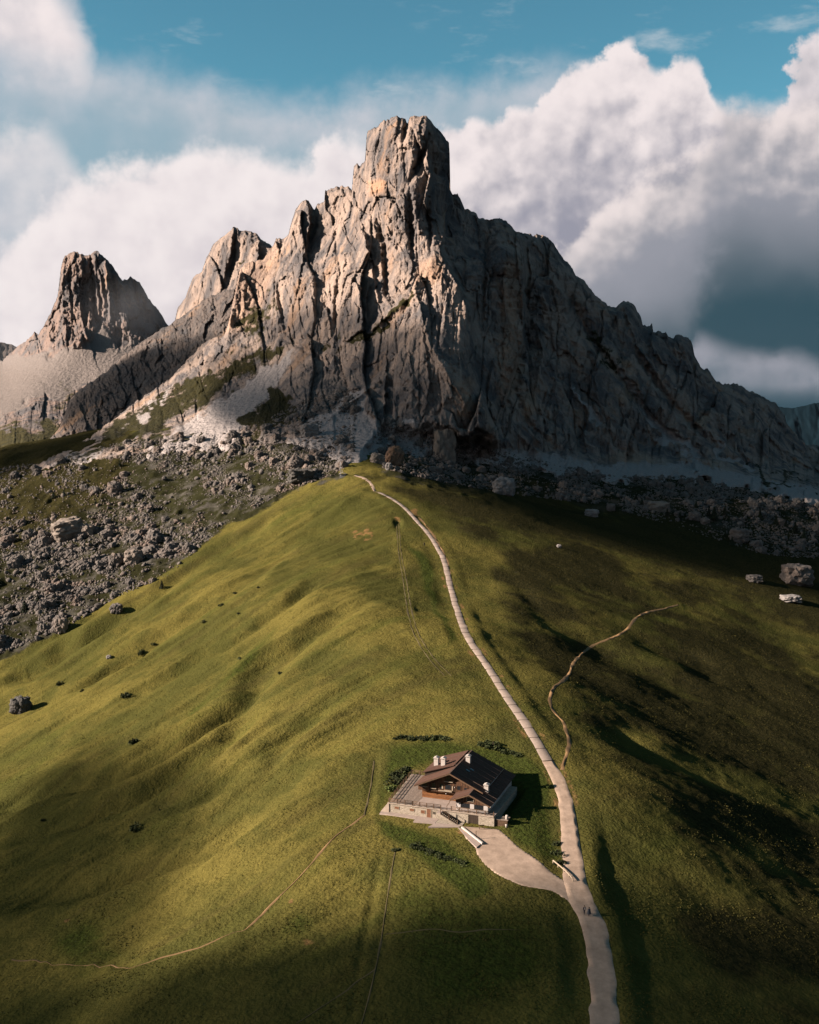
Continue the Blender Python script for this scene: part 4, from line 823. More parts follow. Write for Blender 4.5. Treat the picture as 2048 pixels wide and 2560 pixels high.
def window(parent, u0, u1, w0, w1, vf, frame=M_plank, sill=True, pane=M_glass, panes=2, fw=.09, sillw=.16):
    f = link('window', boxes_mesh('window', [(u0, u1, vf-.05, vf+.02, w1-fw, w1), (u0, u1, vf-.05, vf+.02, w0, w0+fw), (u0, u0+fw, vf-.05, vf+.02, w0+fw, w1-fw), (u1-fw, u1, vf-.05, vf+.02, w0+fw, w1-fw)]), frame, parent)
    n_ = panes; x0 = u0+fw
    for k in range(n_):
        a = x0+(u1-u0-2*fw)*k/n_; b_ = x0+(u1-u0-2*fw)*(k+1)/n_; B('pane', a+.02, b_-.02, vf-.022, vf+.01, w0+fw, w1-fw, pane, f)
    if sill: B('sill', u0-.15, u1+.15, vf-.34, vf-.052, w0-.14, w0-.02, M_sill, f)
    return f
vf = 5.17
window(chalet, 6.0, 7.4, 5.35, 6.1, vf); window(chalet, 8.35, 9.5, 5.15, 6.35, vf); window(chalet, 10.3, 11.3, 4.95, 6.45, vf, panes=1, sill=False); window(chalet, 11.7, 13.3, 5.05, 6.45, vf)
B('balcony_beam', 10.2, 13.5, 4.75, 5.0, 4.72, 4.88, M_sill, chalet); B('balcony_beam', 11.6, 13.7, 4.75, 5.0, 7.05, 7.2, M_sill, chalet)
window(chalet, 11.9, 13.4, 7.25, 8.3, vf, sill=False); B('shutter', 10.95, 11.28, vf-.07, vf-.02, 5.2, 6.1, M_sill, chalet); B('shutter', 13.42, 13.68, vf-.07, vf-.02, 5.0, 6.1, M_sill, chalet)
window(chalet, 14.6, 15.6, 5.3, 6.4, vf, sill=False); window(chalet, 16.3, 17.2, 5.4, 6.2, vf, sill=False)
# lamps on the facade
for lu_, lw_ in ((14.15, 5.9), (12.05, 4.15)):
    l = link('wall_lamp', tube_mesh('wall_lamp', [(lu_, 5.02, lw_-.12), (lu_, 5.02, lw_-.05), (lu_, 5.02, lw_+.08), (lu_, 5.02, lw_+.13)], [.05, .13, .12, .04], 8), M_plaster, chalet); B('bracket', lu_-.03, lu_+.03, 5.02, 5.2, lw_+.1, lw_+.16, M_darkwood, l)
def slope(name, ua, wa, ub, wb, v0, v1, th, panels, parent, label=None):
    """roof slope from eave (ua, wa) to ridge (ub, wb) made of sheet panels with raised seams"""
    d = Vector((ub-ua, 0, wb-wa)); nrm = Vector((-d.z, 0, d.x)).normalized(); nrm = nrm if nrm.z > 0 else -nrm
    def slab(nm, v0, v1, lo, hi, m, par, s0=0.0, s1=1.0):
        bm = bmesh.new(); A = Vector((ua, 0, wa)); q = [A+d*s0, A+d*s1]; vs = []
        for h_ in (lo, hi):
            for vv_ in (v0, v1):
                for p in q: c = p+nrm*h_; vs.append(bm.verts.new((c.x, vv_, c.z)))
        for f in ((0,1,3,2),(4,6,7,5),(0,4,5,1),(2,3,7,6),(0,2,6,4),(1,5,7,3)): bm.faces.new([vs[i] for i in f])
        return link(nm, bm_mesh(nm, bm), m, par)
    base = slab(name, v0, v1, -th, 0, M_darkwood, parent)
    if label: base['label'] = label
    W_ = (v1-v0)/panels
    for k in range(panels):
        slab('roof_panel', v0-.06 if k == 0 else v0+k*W_+.02, v1+.06 if k == panels-1 else v0+(k+1)*W_-.02, .004+.012*(k % 2), .05+.012*(k % 2), M_roof, base, -.012, 1.0)
        if k: slab('seam', v0+k*W_-.045, v0+k*W_+.045, .002, .13, M_seam, base, -.012, 1.0)
    return base
slope('roof', LU, LW, RU, RWt, RV0, RV1, .14, 6, chalet, 'sunlit left roof slope'); slope('roof', EU, EW, RU, RWt, RV0, RV1, .14, 7, chalet, 'shaded right roof slope')
slope('roof', AL, ALW, AU, AWt, AV0, 6.0, .12, 2, chalet, 'sunlit slope of the front annex'); slope('roof', AR, ARW, AU, AWt, AV0, AV1, .12, 9, chalet, 'long shaded slope of the annex')
dorm = slope('roof', 4.9, 7.05, 12.6, 9.62, 9.2, 21.2, .12, 4, chalet, 'raised dormer slope on the left roof')
link('dormer_wall', prism('dormer_wall', [(5.3, main_under(5.3)), (12.4, main_under(12.4)), (12.4, 9.4), (5.3, 7.0)], 'y', 9.5, 21.0), M_darkwood, chalet)
B('ridge_cap', RU-.16, RU+.16, RV0-.08, RV1+.08, RWt+.02, RWt+.13, M_seam, chalet); B('ridge_cap', AU-.14, AU+.14, AV0-.06, 4.6, AWt+.02, AWt+.12, M_seam, chalet)
def barge(u0, w0, u1, w1, v): link('bargeboard', prism('bargeboard', [(u0, w0-.30), (u1, w1-.30), (u1, w1-.02), (u0, w0-.02)], 'y', v-.12, v-.07), M_rail, chalet)
barge(LU, LW, RU, RWt, RV0); barge(RU, RWt, EU, EW, RV0); barge(AL, ALW, AU, AWt, AV0); barge(AU, AWt, AR, ARW, AV0)
for (uu, ww, v0, v1) in ((EU+.08, EW-.1, RV0+3.2, RV1), (AR+.08, ARW-.1, AV0, 10.5), (AR+.22, ARW-.32, 7.5, 16), (LU-.08, LW-.1, RV0, RV1), (AL-.08, ALW-.1, AV0, 6)):
    link('gutter', tube_mesh('gutter', [(uu, v0, ww), (uu, (v0+v1)/2, ww-.02), (uu, v1, ww-.03)], .085, 8), M_gutter, chalet)
link('downpipe', tube_mesh('downpipe', [(AL-.08, .6, ALW-.12), (AL-.2, .4, 3.9), (AL-.6, -.1, 3.3), (AL-.6, -.1, 1.9)], .07, 8), M_rail, chalet)
link('downpipe', tube_mesh('downpipe', [(AR+.08, 1.0, ARW-.14), (AR-.2, 1.0, 3.9), (23.4, 1.1, 3.5), (23.4, 1.1, 1.2)], .07, 8), M_gutter, chalet)
def chimney(u, v, w0, w1, s=.52):
    c = B('chimney', u-s, u+s, v-s, v+s, w0, w1, M_cap, chalet)
    for a, b_ in ((-1, -1), (1, -1), (-1, 1), (1, 1)): B('cap_leg', u+a*s*.8-.09, u+a*s*.8+.09, v+b_*s*.8-.09, v+b_*s*.8+.09, w1+.001, w1+.22, M_cap, c)
    link('cap', prism('cap', [(u-s*1.25, w1+.22), (u+s*1.25, w1+.22), (u+s*1.25, w1+.36), (u, w1+.62), (u-s*1.25, w1+.36)], 'y', v-s*1.25, v+s*1.25), M_cap, c)
chimney(6.9, 13.4, 7.3, 9.3); chimney(9.2, 11.8, 8.2, 9.95); chimney(14.6, 14.3, 8.6, 10.3); chimney(21.4, 6.4, 4.8, 6.75)
for u_, v_ in ((15.4, 9.6), (15.9, 11.2)):
    k = (RWt-EW)/(EU-RU); link('skylight', prism('skylight', [(u_, RWt-k*(u_-RU)+.05), (u_+.9, RWt-k*(u_+.9-RU)+.05), (u_+.9, RWt-k*(u_+.9-RU)+.15), (u_, RWt-k*(u_-RU)+.15)], 'y', v_, v_+.6), M_glass, chalet)
for v_ in (9.8, 16.5): B('snow_guard', 12.75, 13.0, v_, v_+.35, 9.5, 9.75, M_darkwood, chalet)
# annex: white rendered base, boarded gable, right side wall
ann = link('wall', prism('wall', [(15.7, 0.2), (23.2, 0.2), (23.2, ann_under(23.2)-.02), (AU, ann_under(AU)-.02), (15.7, ann_under(15.7)-.02)], 'y', 1.35, 22.2), M_plaster, chalet)
for (u0, u1, w0, w1) in ((15.72, 23.18, 2.2, 2.78), (15.72, 16.75, 2.78, 4.0), (19.0, 19.95, 2.78, 4.0), (22.2, 23.18, 2.78, 4.0)): B('plaster_panel', u0, u1, 1.22, 1.348, w0, w1, M_plaster, ann)
B('ledge', 15.7, 23.2, 1.08, 1.218, 2.72, 2.80, M_coping, ann)
window(chalet, 16.8, 18.95, 2.82, 3.98, 1.30, M_darkwood, False, panes=3); window(chalet, 20.0, 22.15, 2.82, 3.98, 1.30, M_darkwood, False, panes=3)
u = 15.62
while u < 23.2:
    wd = .26+.05*rng.random(); t0 = min(ann_under(u), ann_under(u+wd))-.05; zb = 4.0-.05*rng.random()
    if t0 > zb+.1: B('plank', u, u+wd-.025, 1.20-.05*rng.random(), 1.33, zb, t0, M_plank, ann)
    u += wd
window(chalet, 18.2, 19.9, 4.45, 5.45, 1.14, M_sill, False, panes=2)
B('awning', 17.9, 20.4, .95, 1.12, 5.55, 5.72, M_rail, chalet)
# ---- terrace
B('platform', -.35, 25.0, .12, 20.6, -1.2, TW-.10, M_stone, terr)
link('platform', prism('platform', [(-.36, .3), (-.36, 20.5), (-2.1, 20.5)], 'z', -1.2, TW-.12), M_stone, terr)
rwall = B('retaining_wall', -.4, 19.0, -.1, .118, -1.2, TW-.08, M_stone, terr); B('retaining_wall', 21.4, 25.05, -.1, .118, -1.2, TW-.08, M_stone, terr); B('lintel', 19.0, 21.4, -.1, .118, 1.92, TW-.08, M_coping, terr)
garage = B('garage', 19.02, 21.38, .02, .10, -.1, 1.92, M_black, terr)
for k in range(4): B('door_panel', 19.08+k*.575, 19.08+(k+1)*.575-.03, -.01, .018, -.05, 1.88, M_darkwood, garage)
for k in range(17): B('coping', -.5+k*1.5, min(-.5+(k+1)*1.5-.03, 25.2), -.32, .35, TW-.08, TW+.06+.012*(k % 2), M_coping, terr)
B('paving', 5.9, 25.0, .36, 6.2, TW-.10, TW+.004, M_conc, terr); B('paving', 12.0, 15.7, .36, 6.1, TW+.005, TW+.012, M_conc, terr)
dk = B('deck', -.35, 5.88, .36, 20.5, TW-.10, TW-.03, M_darkwood, terr)
for k in range(24):
    u0 = -2.0+k*.33
    v0 = .37 if u0 >= -.36 else .4+(-u0-.36)/1.75*20; 
    if v0 < 20: B('deck_board', u0, u0+.30, v0, 20.5, TW-.028, TW+.02+.01*rng.random(), M_deck, dk)
B('deck_board', -.1, 5.8, .4, .9, TW+.031, TW+.055, M_deck, dk)
def rail_run(pts, n, hgt=1.05, name='railing', label=None, rails=(.35, .68, 1.0), dark=M_rail, pw=.09):
    rl = empty(name); rl.parent = terr
    (a, b_) = pts
    for k in range(n+1):
        t = k/n; q = [a[i]+(b_[i]-a[i])*t for i in range(3)]
        B('post', q[0]-pw, q[0]+pw, q[1]-pw, q[1]+pw, q[2]-.12, q[2]+hgt, dark, rl)
    for h_ in rails: link('rail', tube_mesh('rail', [(a[0], a[1], a[2]+h_), (b_[0], b_[1], b_[2]+h_)], .055, 6), dark, rl)
    return rl
rail_run(((-.25, .1, TW+.05), (-2.0, 20.4, TW+.05)), 8); rail_run(((-2.0, 20.4, TW+.05), (4.6, 20.4, TW+.05)), 3); rail_run(((-.1, .05, TW+.06), (5.6, .05, TW+.06)), 3)
rail_run(((5.6, .05, TW+.06), (12.4, .05, TW+.06)), 4); rail_run(((14.9, .05, TW+.06), (24.9, .05, TW+.06)), 5)
for (u0, u1, w0, w1) in ((1.15, 2.35, .95, 1.62), (4.9, 6.1, .95, 1.62), (7.65, 8.65, .72, 1.60)):
    f = window(terr, u0, u1, w0, w1, -.13, M_sill, False, M_shut, 2, .07)
dr2 = B('door', 9.15, 10.1, -.17, -.105, .0, 1.92, M_shut, terr); B('handle', 9.25, 9.3, -.23, -.172, .92, 1.06, M_steel, dr2); B('door_frame', 9.0, 9.14, -.19, -.104, -.05, 2.0, M_sill, dr2); B('door_frame', 10.11, 10.25, -.19, -.104, -.05, 2.0, M_sill, dr2)
window(terr, 10.6, 11.1, .9, 1.6, -.13, M_sill, False, M_glass, 1, .06)
link('drainpipe', tube_mesh('drainpipe', [(-.15, -.2, TW-.1), (-.15, -.2, 1.0), (-.15, -.2, -.1)], .06, 8), M_darkwood, terr)
link('buttress', prism('buttress', [(-.1, -1.0), (-2.2, -1.0), (-2.2, .0), (-.6, TW-.2), (-.1, TW-.2)], 'y', -.25, .1), M_coping, terr)
# pavement strips in front of the wall
pv = empty('pavement', (HO[0], HO[1], 0), HOUSE_RZ); tag(pv, 'pale concrete paving along the terrace wall', None, None, 'structure')
link('slab', prism('slab', [(-2.0, -1.5), (7.0, -2.0), (7.0, -.11), (-2.0, -.11)], 'z', -.9, .02), M_conc, pv)
link('slab', prism('slab', [(7.04, -3.6), (12.0, -3.0), (12.0, -.11), (7.04, -.11)], 'z', -.9, .035), M_conc, pv)
link('slab', prism('slab', [(11.2, -5.3), (17.6, -3.2), (18.2, -1.9), (12.04, -2.6)], 'z', -.9, -.02), M_conc, pv)
link('slab', prism('slab', [(12.05, -2.5), (18.2, -1.8), (18.2, -.11), (12.05, -.11)], 'z', -.9, .01), M_stone, pv)
link('slab', prism('slab', [(17.4, -3.1), (18.5, -3.6), (25.0, -10.2), (24.6, -12.4), (22.5, -10.0)], 'z', -1.5, -.05), M_conc, pv)
# stairs
st = empty('staircase', (HO[0], HO[1], 0), HOUSE_RZ); tag(st, 'outdoor stairs with dark metal treads down to the yard', 'staircase')
for k in range(11):
    a = 13.0+k*.37; B('tread', a, a+.36, -1.75, -.14, TW-.2-k*.19, TW-.14-k*.19, M_black, st)
for vv_ in (-1.86, -.24): link('stringer', prism('stringer', [(12.9, TW-.35), (12.9, TW-.05), (17.1, .12), (17.1, -.18)], 'y', vv_, vv_+.09), M_darkwood, st)
for vv_ in (-1.9,):
    for q in (13.0, 15.0, 17.0): w_ = TW-.1-(q-13)*.5; B('post', q-.06, q+.06, vv_-.06, vv_+.06, w_-.3 if q < 17 else -.1, w_+1.0, M_rail, st)
    link('handrail', tube_mesh('handrail', [(13.0, vv_, TW+.85), (17.0, vv_, .95)], .05, 6), M_rail, st)
B('landing', 12.0, 12.98, -1.75, -.14, TW-.28, TW-.1, M_conc, st)
rw = link('ramp_wall', prism('ramp_wall', [(18.35, -3.35), (18.6, -3.1), (25.45, -10.2), (25.2, -10.45)], 'z', -1.5, .22), M_plaster)
rw.location = (HO[0], HO[1], 0); rw.rotation_euler.z = HOUSE_RZ; tag(rw, 'low white capped wall beside the garage ramp', 'wall')
link('coping', prism('coping', [(18.37, -3.36), (18.6, -3.13), (25.46, -10.2), (25.23, -10.43)], 'z', .221, .28), M_cap, rw)
gp = link('post', boxes_mesh('gate_post', [(-.06, .06, -.06, .06, -.2, 1.3), (-.08, .08, -.08, .08, 1.3, 1.36)]), M_rail); gp.name = 'gate_post'
q = hw(23.2, -8.0); gp.location = (q[0], q[1], .28); tag(gp, 'thin wooden post on top of the ramp wall', 'post')
sh = empty('wood_store', (HO[0], HO[1], 0), HOUSE_RZ); tag(sh, 'low slatted wood store at the right end of the terrace', 'wood store')
for k in range(5): B('slat', 25.25, 28.0, .3, .36, .1+k*.28, .3+k*.28, M_rail, sh)
for k in range(6): B('roof_board', 25.2, 28.1, .2+k*.4, .2+k*.4+.37, 1.52, 1.58+.01*(k % 2), M_deck, sh)
for a in (25.3, 27.9):
    for b_ in (.45, 2.4): B('post', a-.06, a+.06, b_-.06, b_+.06, -.4, 1.51, M_darkwood, sh)
bk = link('bucket', tube_mesh('bucket', [(0, 0, 0), (0, 0, .02), (0, 0, .55), (0, 0, .6)], [.2, .27, .34, .36], 12), M_cap); q = hw(28.0, -.35); bk.location = (q[0], q[1], hz(28.0, -.35)); tag(bk, 'white bucket standing beside the wood store', 'bucket')
bk2 = link('water_drum', tube_mesh('water_drum', [(0, 0, 0), (0, 0, .05), (0, 0, .9), (0, 0, .95)], [.3, .34, .34, .3], 12), M_cap); q = hw(27.7, 1.0); bk2.location = (q[0], q[1], 1.59); tag(bk2, 'white drum standing on the wood store roof', 'drum')
tr = empty('trestle', (*hw(22.9, -2.6), hz(22.9, -2.6)+.1), HOUSE_RZ+.5); tag(tr, 'small wooden trestle in the yard by the garage', 'trestle')
B('beam', -.6, .6, -.09, .09, .78, .92, M_rail, tr)
for a in (-.5, .5):
    for b_ in (-1, 1): link('leg', tube_mesh('leg', [(a, b_*.03, .80), (a, b_*.32, 0)], .05, 6), M_rail, tr)
# timber guard along the yard edge
gr_ = trace([(1383,2158), (1400,2172), (1418,2188), (1432,2204)], 9); z_ = height(gr_[:, 0], gr_[:, 1])
gu = empty('guard_rail', (gr_[0, 0], gr_[0, 1], z_[0])); tag(gu, 'pale timber guard rail at the fork of the roads', 'guard rail')
o0 = np.array([gr_[0, 0], gr_[0, 1], z_[0]])
link('rail', tube_mesh('rail', [tuple(np.array([*p, zz+.62])-o0) for p, zz in zip(gr_, z_)], .15, 6), M_sill, gu); 
for k in (0, 2, 4, 6, 8): p = np.array([*gr_[k], z_[k]])-o0; link('post', tube_mesh('post', [tuple(p-(0, 0, .3)), tuple(p+(0, 0, .6))], .12, 6), M_sill, gu)

# ------------------------------------------------------------------ mast at the ridge head
mp = surface([852], [1196])[0]
ma = empty('mast', tuple(mp)); tag(ma, 'thin white and grey lattice mast at the head of the ridge', 'mast')
for a, b_ in ((-.35, -.35), (.35, -.35), (0, .4)): link('leg', tube_mesh('leg', [(a, b_, -.5), (a*.5, b_*.5, 9.5)], .07, 5), M_steel, ma)
for k in range(8): s_ = .35*(1-k/18); z = k*1.2; link('brace', tube_mesh('brace', [(-s_, -s_, z), (s_, -s_, z+1.1)], .04, 4), M_steel, ma)
for k, (dx_, z) in enumerate(((-.6, 4.8), (.5, 5.6), (-.5, 6.6), (.4, 7.4), (.9, 3.8))): B('antenna', dx_-.3, dx_+.3, -.5, -.25, z, z+.9, M_cap, ma)
hp = surface([857], [1192])[0]; hu = empty('hut', tuple(hp)); tag(hu, 'tiny equipment hut beside the mast', 'hut')
B('wall', -1.6, 1.6, -1.0, 1.0, -.8, 1.6, M_steel, hu); link('roof', prism('roof', [(-2.2, 1.5), (0, 2.3), (2.2, 1.5), (2.2, 1.7), (0, 2.55), (-2.2, 1.7)], 'y', -1.5, 1.5), M_cap, hu)

# ------------------------------------------------------------------ shrubs and dwarf pines
M_leaf = simple('shrub_leaf', (0.022, 0.030, 0.010, 1), (0.042, 0.052, 0.015, 1), 2.0, rnd=.3)
M_leaf2 = simple('bright_leaf', (0.085, 0.105, 0.022, 1), (0.05, 0.07, 0.018, 1), 2.0, rnd=.2)
M_pine = simple('pine_needle', (0.014, 0.022, 0.012, 1), (0.024, 0.032, 0.016, 1), 1.0, rnd=.3)
M_stem = simple('shrub_stem', (0.06, 0.045, 0.03, 1), (0.04, 0.03, 0.02, 1), 3.0)
def leaf_mesh(name, seed, n, conical=False, size=.16):
    r = np.random.default_rng(seed); V, F = [], []
    lob = r.uniform(-.6, .6, (5, 2)); lr = r.uniform(.35, .6, 5)
    for i in range(n):
        if conical:
            z = r.random()**1.3; rr_ = (1-z)*.42*(.55+.45*math.sin(z*26)**2)*r.uniform(.5, 1); a = r.uniform(0, 6.28); c = np.array([rr_*math.cos(a), rr_*math.sin(a), z])
        else:
            k = i % 5; d = r.normal(size=3); d /= np.linalg.norm(d); d[2] = abs(d[2]); c = np.array([*(lob[k]), .05])+d*lr[k]*r.uniform(.6, 1.05)*np.array([1, 1, 1.1])
        u_ = r.normal(size=3); u_ /= np.linalg.norm(u_); v_ = np.cross(u_, r.normal(size=3)); v_ /= np.linalg.norm(v_); s_ = size*r.uniform(.6, 1.3); b0 = len(V)
        V += [c-u_*s_, c+v_*s_*.5, c+u_*s_, c-v_*s_*.5]; F.append((b0, b0+1, b0+2, b0+3))
    return np_mesh(name, np.array(V), np.array(F), False)
SH = [leaf_mesh('foliage', 400+i, 260) for i in range(4)]; SHB = [leaf_mesh('foliage', 450+i, 200, size=.2) for i in range(2)]; PN = [leaf_mesh('crown', 500+i, 420, True, .075) for i in range(4)]
for m_ in SH: m_.materials.append(M_leaf)
for m_ in SHB: m_.materials.append(M_leaf2)
for m_ in PN: m_.materials.append(M_pine)
STM = tube_mesh('stem', [(0, 0, -.2), (.03, 0, .2), (.08, .04, .6)], [.07, .05, .02], 5); STM.materials.append(M_stem)
TRK = tube_mesh('trunk', [(0, 0, -.1), (.0, .01, .4), (0, 0, .9)], [.04, .03, .01], 6); TRK.materials.append(M_stem)
def plant(name, px, py, hpx, label, cat, group, crown, stem, wide=1.0):
    p = surface([px], [py])[0]; s_ = hpx*p[1]/FPX; e = empty(name, (p[0], p[1], p[2]-.05*s_), rng.uniform(0, 6.28)); e.scale = (s_*wide, s_*wide, s_)
    tag(e, label, cat, group); a = link('foliage' if cat == 'shrub' else 'crown', crown, None, e); b_ = link('stem' if cat == 'shrub' else 'trunk', stem, None, e)
ORD = 'first second third fourth fifth sixth seventh eighth ninth tenth eleventh twelfth thirteenth fourteenth fifteenth sixteenth'.split()
for i, (x, y) in enumerate([(992,1847),(1006,1844),(1022,1848),(1046,1846),(1060,1849),(1078,1849),(1098,1843),(1112,1850)]): plant('shrub', x, y, 11+3*(i % 3), f'{ORD[i]} low shrub from the left in the row behind the chalet', 'shrub', 'shrubs on the bank behind the chalet', SH[i % 4], STM, 1.1)
for i, (x, y) in enumerate([(1200,1863),(1212,1863),(1234,1866),(1246,1874),(1262,1880),(1278,1883),(1296,1888)]): plant('shrub', x, y, 13 if i != 2 else 24, 'tallest dark shrub to the right above the chalet roof' if i == 2 else f'low dark shrub {ORD[i]} from the left in the row above the chalet roof', 'shrub', 'shrubs right above the chalet roof', SH[(i+1) % 4], STM, 1.1)
for i, (x, y, h_) in enumerate([(982,1975,16),(988,1960,22),(996,1945,24),(1004,1938,20),(1012,1925,18)]): plant('shrub', x, y, h_, f'dark shrub left of the deck, {ORD[i]} of five from the front' , 'shrub', 'shrubs left of the deck', SH[i % 4], STM, 1.1)
plant('shrub', 978, 1972, 18, 'bright green bush at the left edge of the deck', 'shrub', None, SHB[0], STM); plant('shrub', 1368, 1968, 12, 'small bright bush in the shade of the chalet', 'shrub', None, SHB[1], STM)
for i, (x, y, h_) in enumerate([(990,2125,10),(1045,2118,15),(1060,2126,13),(1078,2132,12),(1100,2140,13),(1120,2148,12),(1142,2154,13),(1160,2160,11)]): plant('shrub', x, y, h_, f'{ORD[i]} low bush from the left on the bank below the paving', 'shrub', 'bushes on the bank below the paving', SH[(i+2) % 4], STM, 1.4)
for i, (x, y, h_) in enumerate([(1392,2110,14),(1396,2135,16),(1400,2160,15)]): plant('shrub', x, y, h_, f'rough shrub between yard and road, {ORD[i]} from the top', 'shrub', 'shrubs between the yard and the road', SH[i % 4], STM, 1.2)
MB = [(553,1516,14),(510,1557,12),(385,1612,11),(355,1636,20),(312,1744,22),(335,1858,26),(645,1470,8),(588,1484,9),(596,1535,9),(600,1648,10),(702,1685,12),(206,1729,10),(336,2075,30),(108,2053,14),(400,2026,8),(150,1712,16)]
MB.sort(); 
for i, (x, y, h_) in enumerate(MB): plant('shrub', x, y, h_, 'tallest lone bush on the lower left meadow' if h_ == 30 else f'small dark bush, {ORD[i]} from the left on the sunlit meadow', 'shrub', None if h_ == 30 else 'bushes dotted over the left meadow', SH[i % 4], STM, .6)
PT = [(1785,1300,34),(1772,1292,22),(1812,1288,24),(1590,1255,22),(1605,1262,18),(1668,1290,20),(1700,1300,22),(1900,1300,26),(1940,1312,24),(1965,1320,22),(1988,1330,26),(1740,1272,20),(1560,1262,14),(1830,1362,22),(1925,1375,20),(2010,1345,22),(62,1530,30),(95,1505,22),(405,1470,20),(300,1165,14),(335,1130,12),(160,1240,16),(135,1245,18),(240,1262,14)]
pl_ = ranked([(h_, (x, y), i) for i, (x, y, h_) in enumerate(PT)], ['tallest', 'second tallest', 'third tallest', 'fourth tallest', 'lower'], 'dark dwarf pine')
for i, (x, y, h_) in enumerate(PT): plant('pine_tree', x, y, h_, pl_[i], 'tree', 'dwarf pines right of the ridge' if x > 1000 else 'dwarf pines on the left', PN[i % 4], TRK, 1.1)

# ------------------------------------------------------------------ people
def person(px, py, label, face, jacket, legs, coat=False, hat=(0.03, 0.022, 0.016, 1), stride=.18, pack=None):
    p = surface([px], [py])[0]
    e = empty('person', (p[0], p[1], p[2]+.10), face); tag(e, label, 'person')
    J = [(0,0,.98),(0,0,1.15),(0,0,1.40),(0,0,1.50),(0,.02,1.58),(0,.03,1.70),
         (.10,0,.94),(.11,stride*.5,.52),(.11,stride,.09),(.11,stride+.14,.04),(-.10,0,.94),(-.11,-.02,.50),(-.11,-stride,.09),(-.11,-stride+.14,.04),
         (.20,0,1.41),(.25,-.03,1.14),(.24,.10,.90),(.24,.14,.82),(-.20,0,1.41),(-.25,.02,1.14),(-.24,.06,.90),(-.24,.10,.82)]
    Ed = [(0,1),(1,2),(2,3),(3,4),(4,5),(0,6),(6,7),(7,8),(8,9),(0,10),(10,11),(11,12),(12,13),(2,14),(14,15),(15,16),(16,17),(2,18),(18,19),(19,20),(20,21)]
    rad_ = [.15,.145,.17,.065,.075,.10,.105,.075,.05,.045,.105,.075,.05,.045,.08,.058,.043,.045,.08,.058,.043,.045]
    me = bpy.data.meshes.new('person_body'); me.from_pydata(J, Ed, []); o = link('body', me, None, e)
    m = o.modifiers.new('skin', 'SKIN'); 
    if not me.skin_vertices: bpy.context.view_layer.objects.active = o
    for sv_, r_ in zip(me.skin_vertices[0].data, rad_): sv_.radius = (r_, r_*.8 if r_ > .12 else r_)
    me.skin_vertices[0].data[0].use_root = True
    o.modifiers.new('sub', 'SUBSURF').levels = 1; o.modifiers['sub'].render_levels = 1
    mm, t, b = mat('clothes'); z = t.node('ShaderNodeSeparateXYZ'); t.l.new(t.node('ShaderNodeTexCoord').outputs['Object'], z.inputs[0])
    c = t.mix(t.m('GREATER_THAN', z.outputs[2], .96), legs, jacket); c = t.mix(t.m('GREATER_THAN', z.outputs[2], 1.50), c, (0.34, 0.21, 0.155, 1)); c = t.mix(t.m('LESS_THAN', z.outputs[2], .10), c, (0.03, 0.025, 0.02, 1))
    t.l.new(c, b.inputs['Base Color']); me.materials.append(mm)
    hm, t, b = mat('hair'); b.inputs['Base Color'].default_value = hat
    bm = bmesh.new(); bmesh.ops.create_icosphere(bm, subdivisions=2, radius=.118)
    for v in list(bm.verts):
        if v.co.z < -.02 and v.co.y > -.02: bm.verts.remove(v)
    for v in bm.verts: v.co += Vector((0, .0, 1.69))
    link('hair', bm_mesh('hair', bm, True), hm, e)
    if coat:
        cm, t, b = mat('coat'); b.inputs['Base Color'].default_value = jacket
        bm = bmesh.new(); n_ = 14; R0 = [(.17, 1.44), (.26, 1.30), (.30, 1.05), (.36, .75), (.42, .48)]; rings = [[bm.verts.new((r_*math.cos(6.2832*k/n_)*(1+.06*(k % 2)), r_*.75*math.sin(6.2832*k/n_)*(1+.06*(k % 2)), z_)) for k in range(n_)] for r_, z_ in R0]
        for a, b2 in zip(rings, rings[1:]):
            for k in range(n_): bm.faces.new((a[k], a[(k+1) % n_], b2[(k+1) % n_], b2[k]))
        link('coat', bm_mesh('coat', bm, True), cm, e)
    if pack:
        km, t, b = mat('pack'); b.inputs['Base Color'].default_value = pack
        link('backpack', big_rock('backpack', 900, (.17, .12, .27), .7, km), None, e).location = (0, -.22, 1.22)
person(1461, 2287, 'walker in dark clothes with a pale backpack, nearer the left verge', 0.35, (0.025, 0.024, 0.03, 1), (0.03, 0.03, 0.04, 1), pack=(.28, .25, .23, 1))
person(1472.5, 2291, 'walker in a wide grey coat beside the other walker', 0.2, (0.045, 0.05, 0.06, 1), (0.04, 0.04, 0.055, 1), coat=True, stride=.12)
person(1061, 1366, 'tiny distant walker on the stepped path', 0.6, (0.03, 0.03, 0.03, 1), (0.03, 0.03, 0.035, 1))
print('objects', round(time.time()-T0, 1))
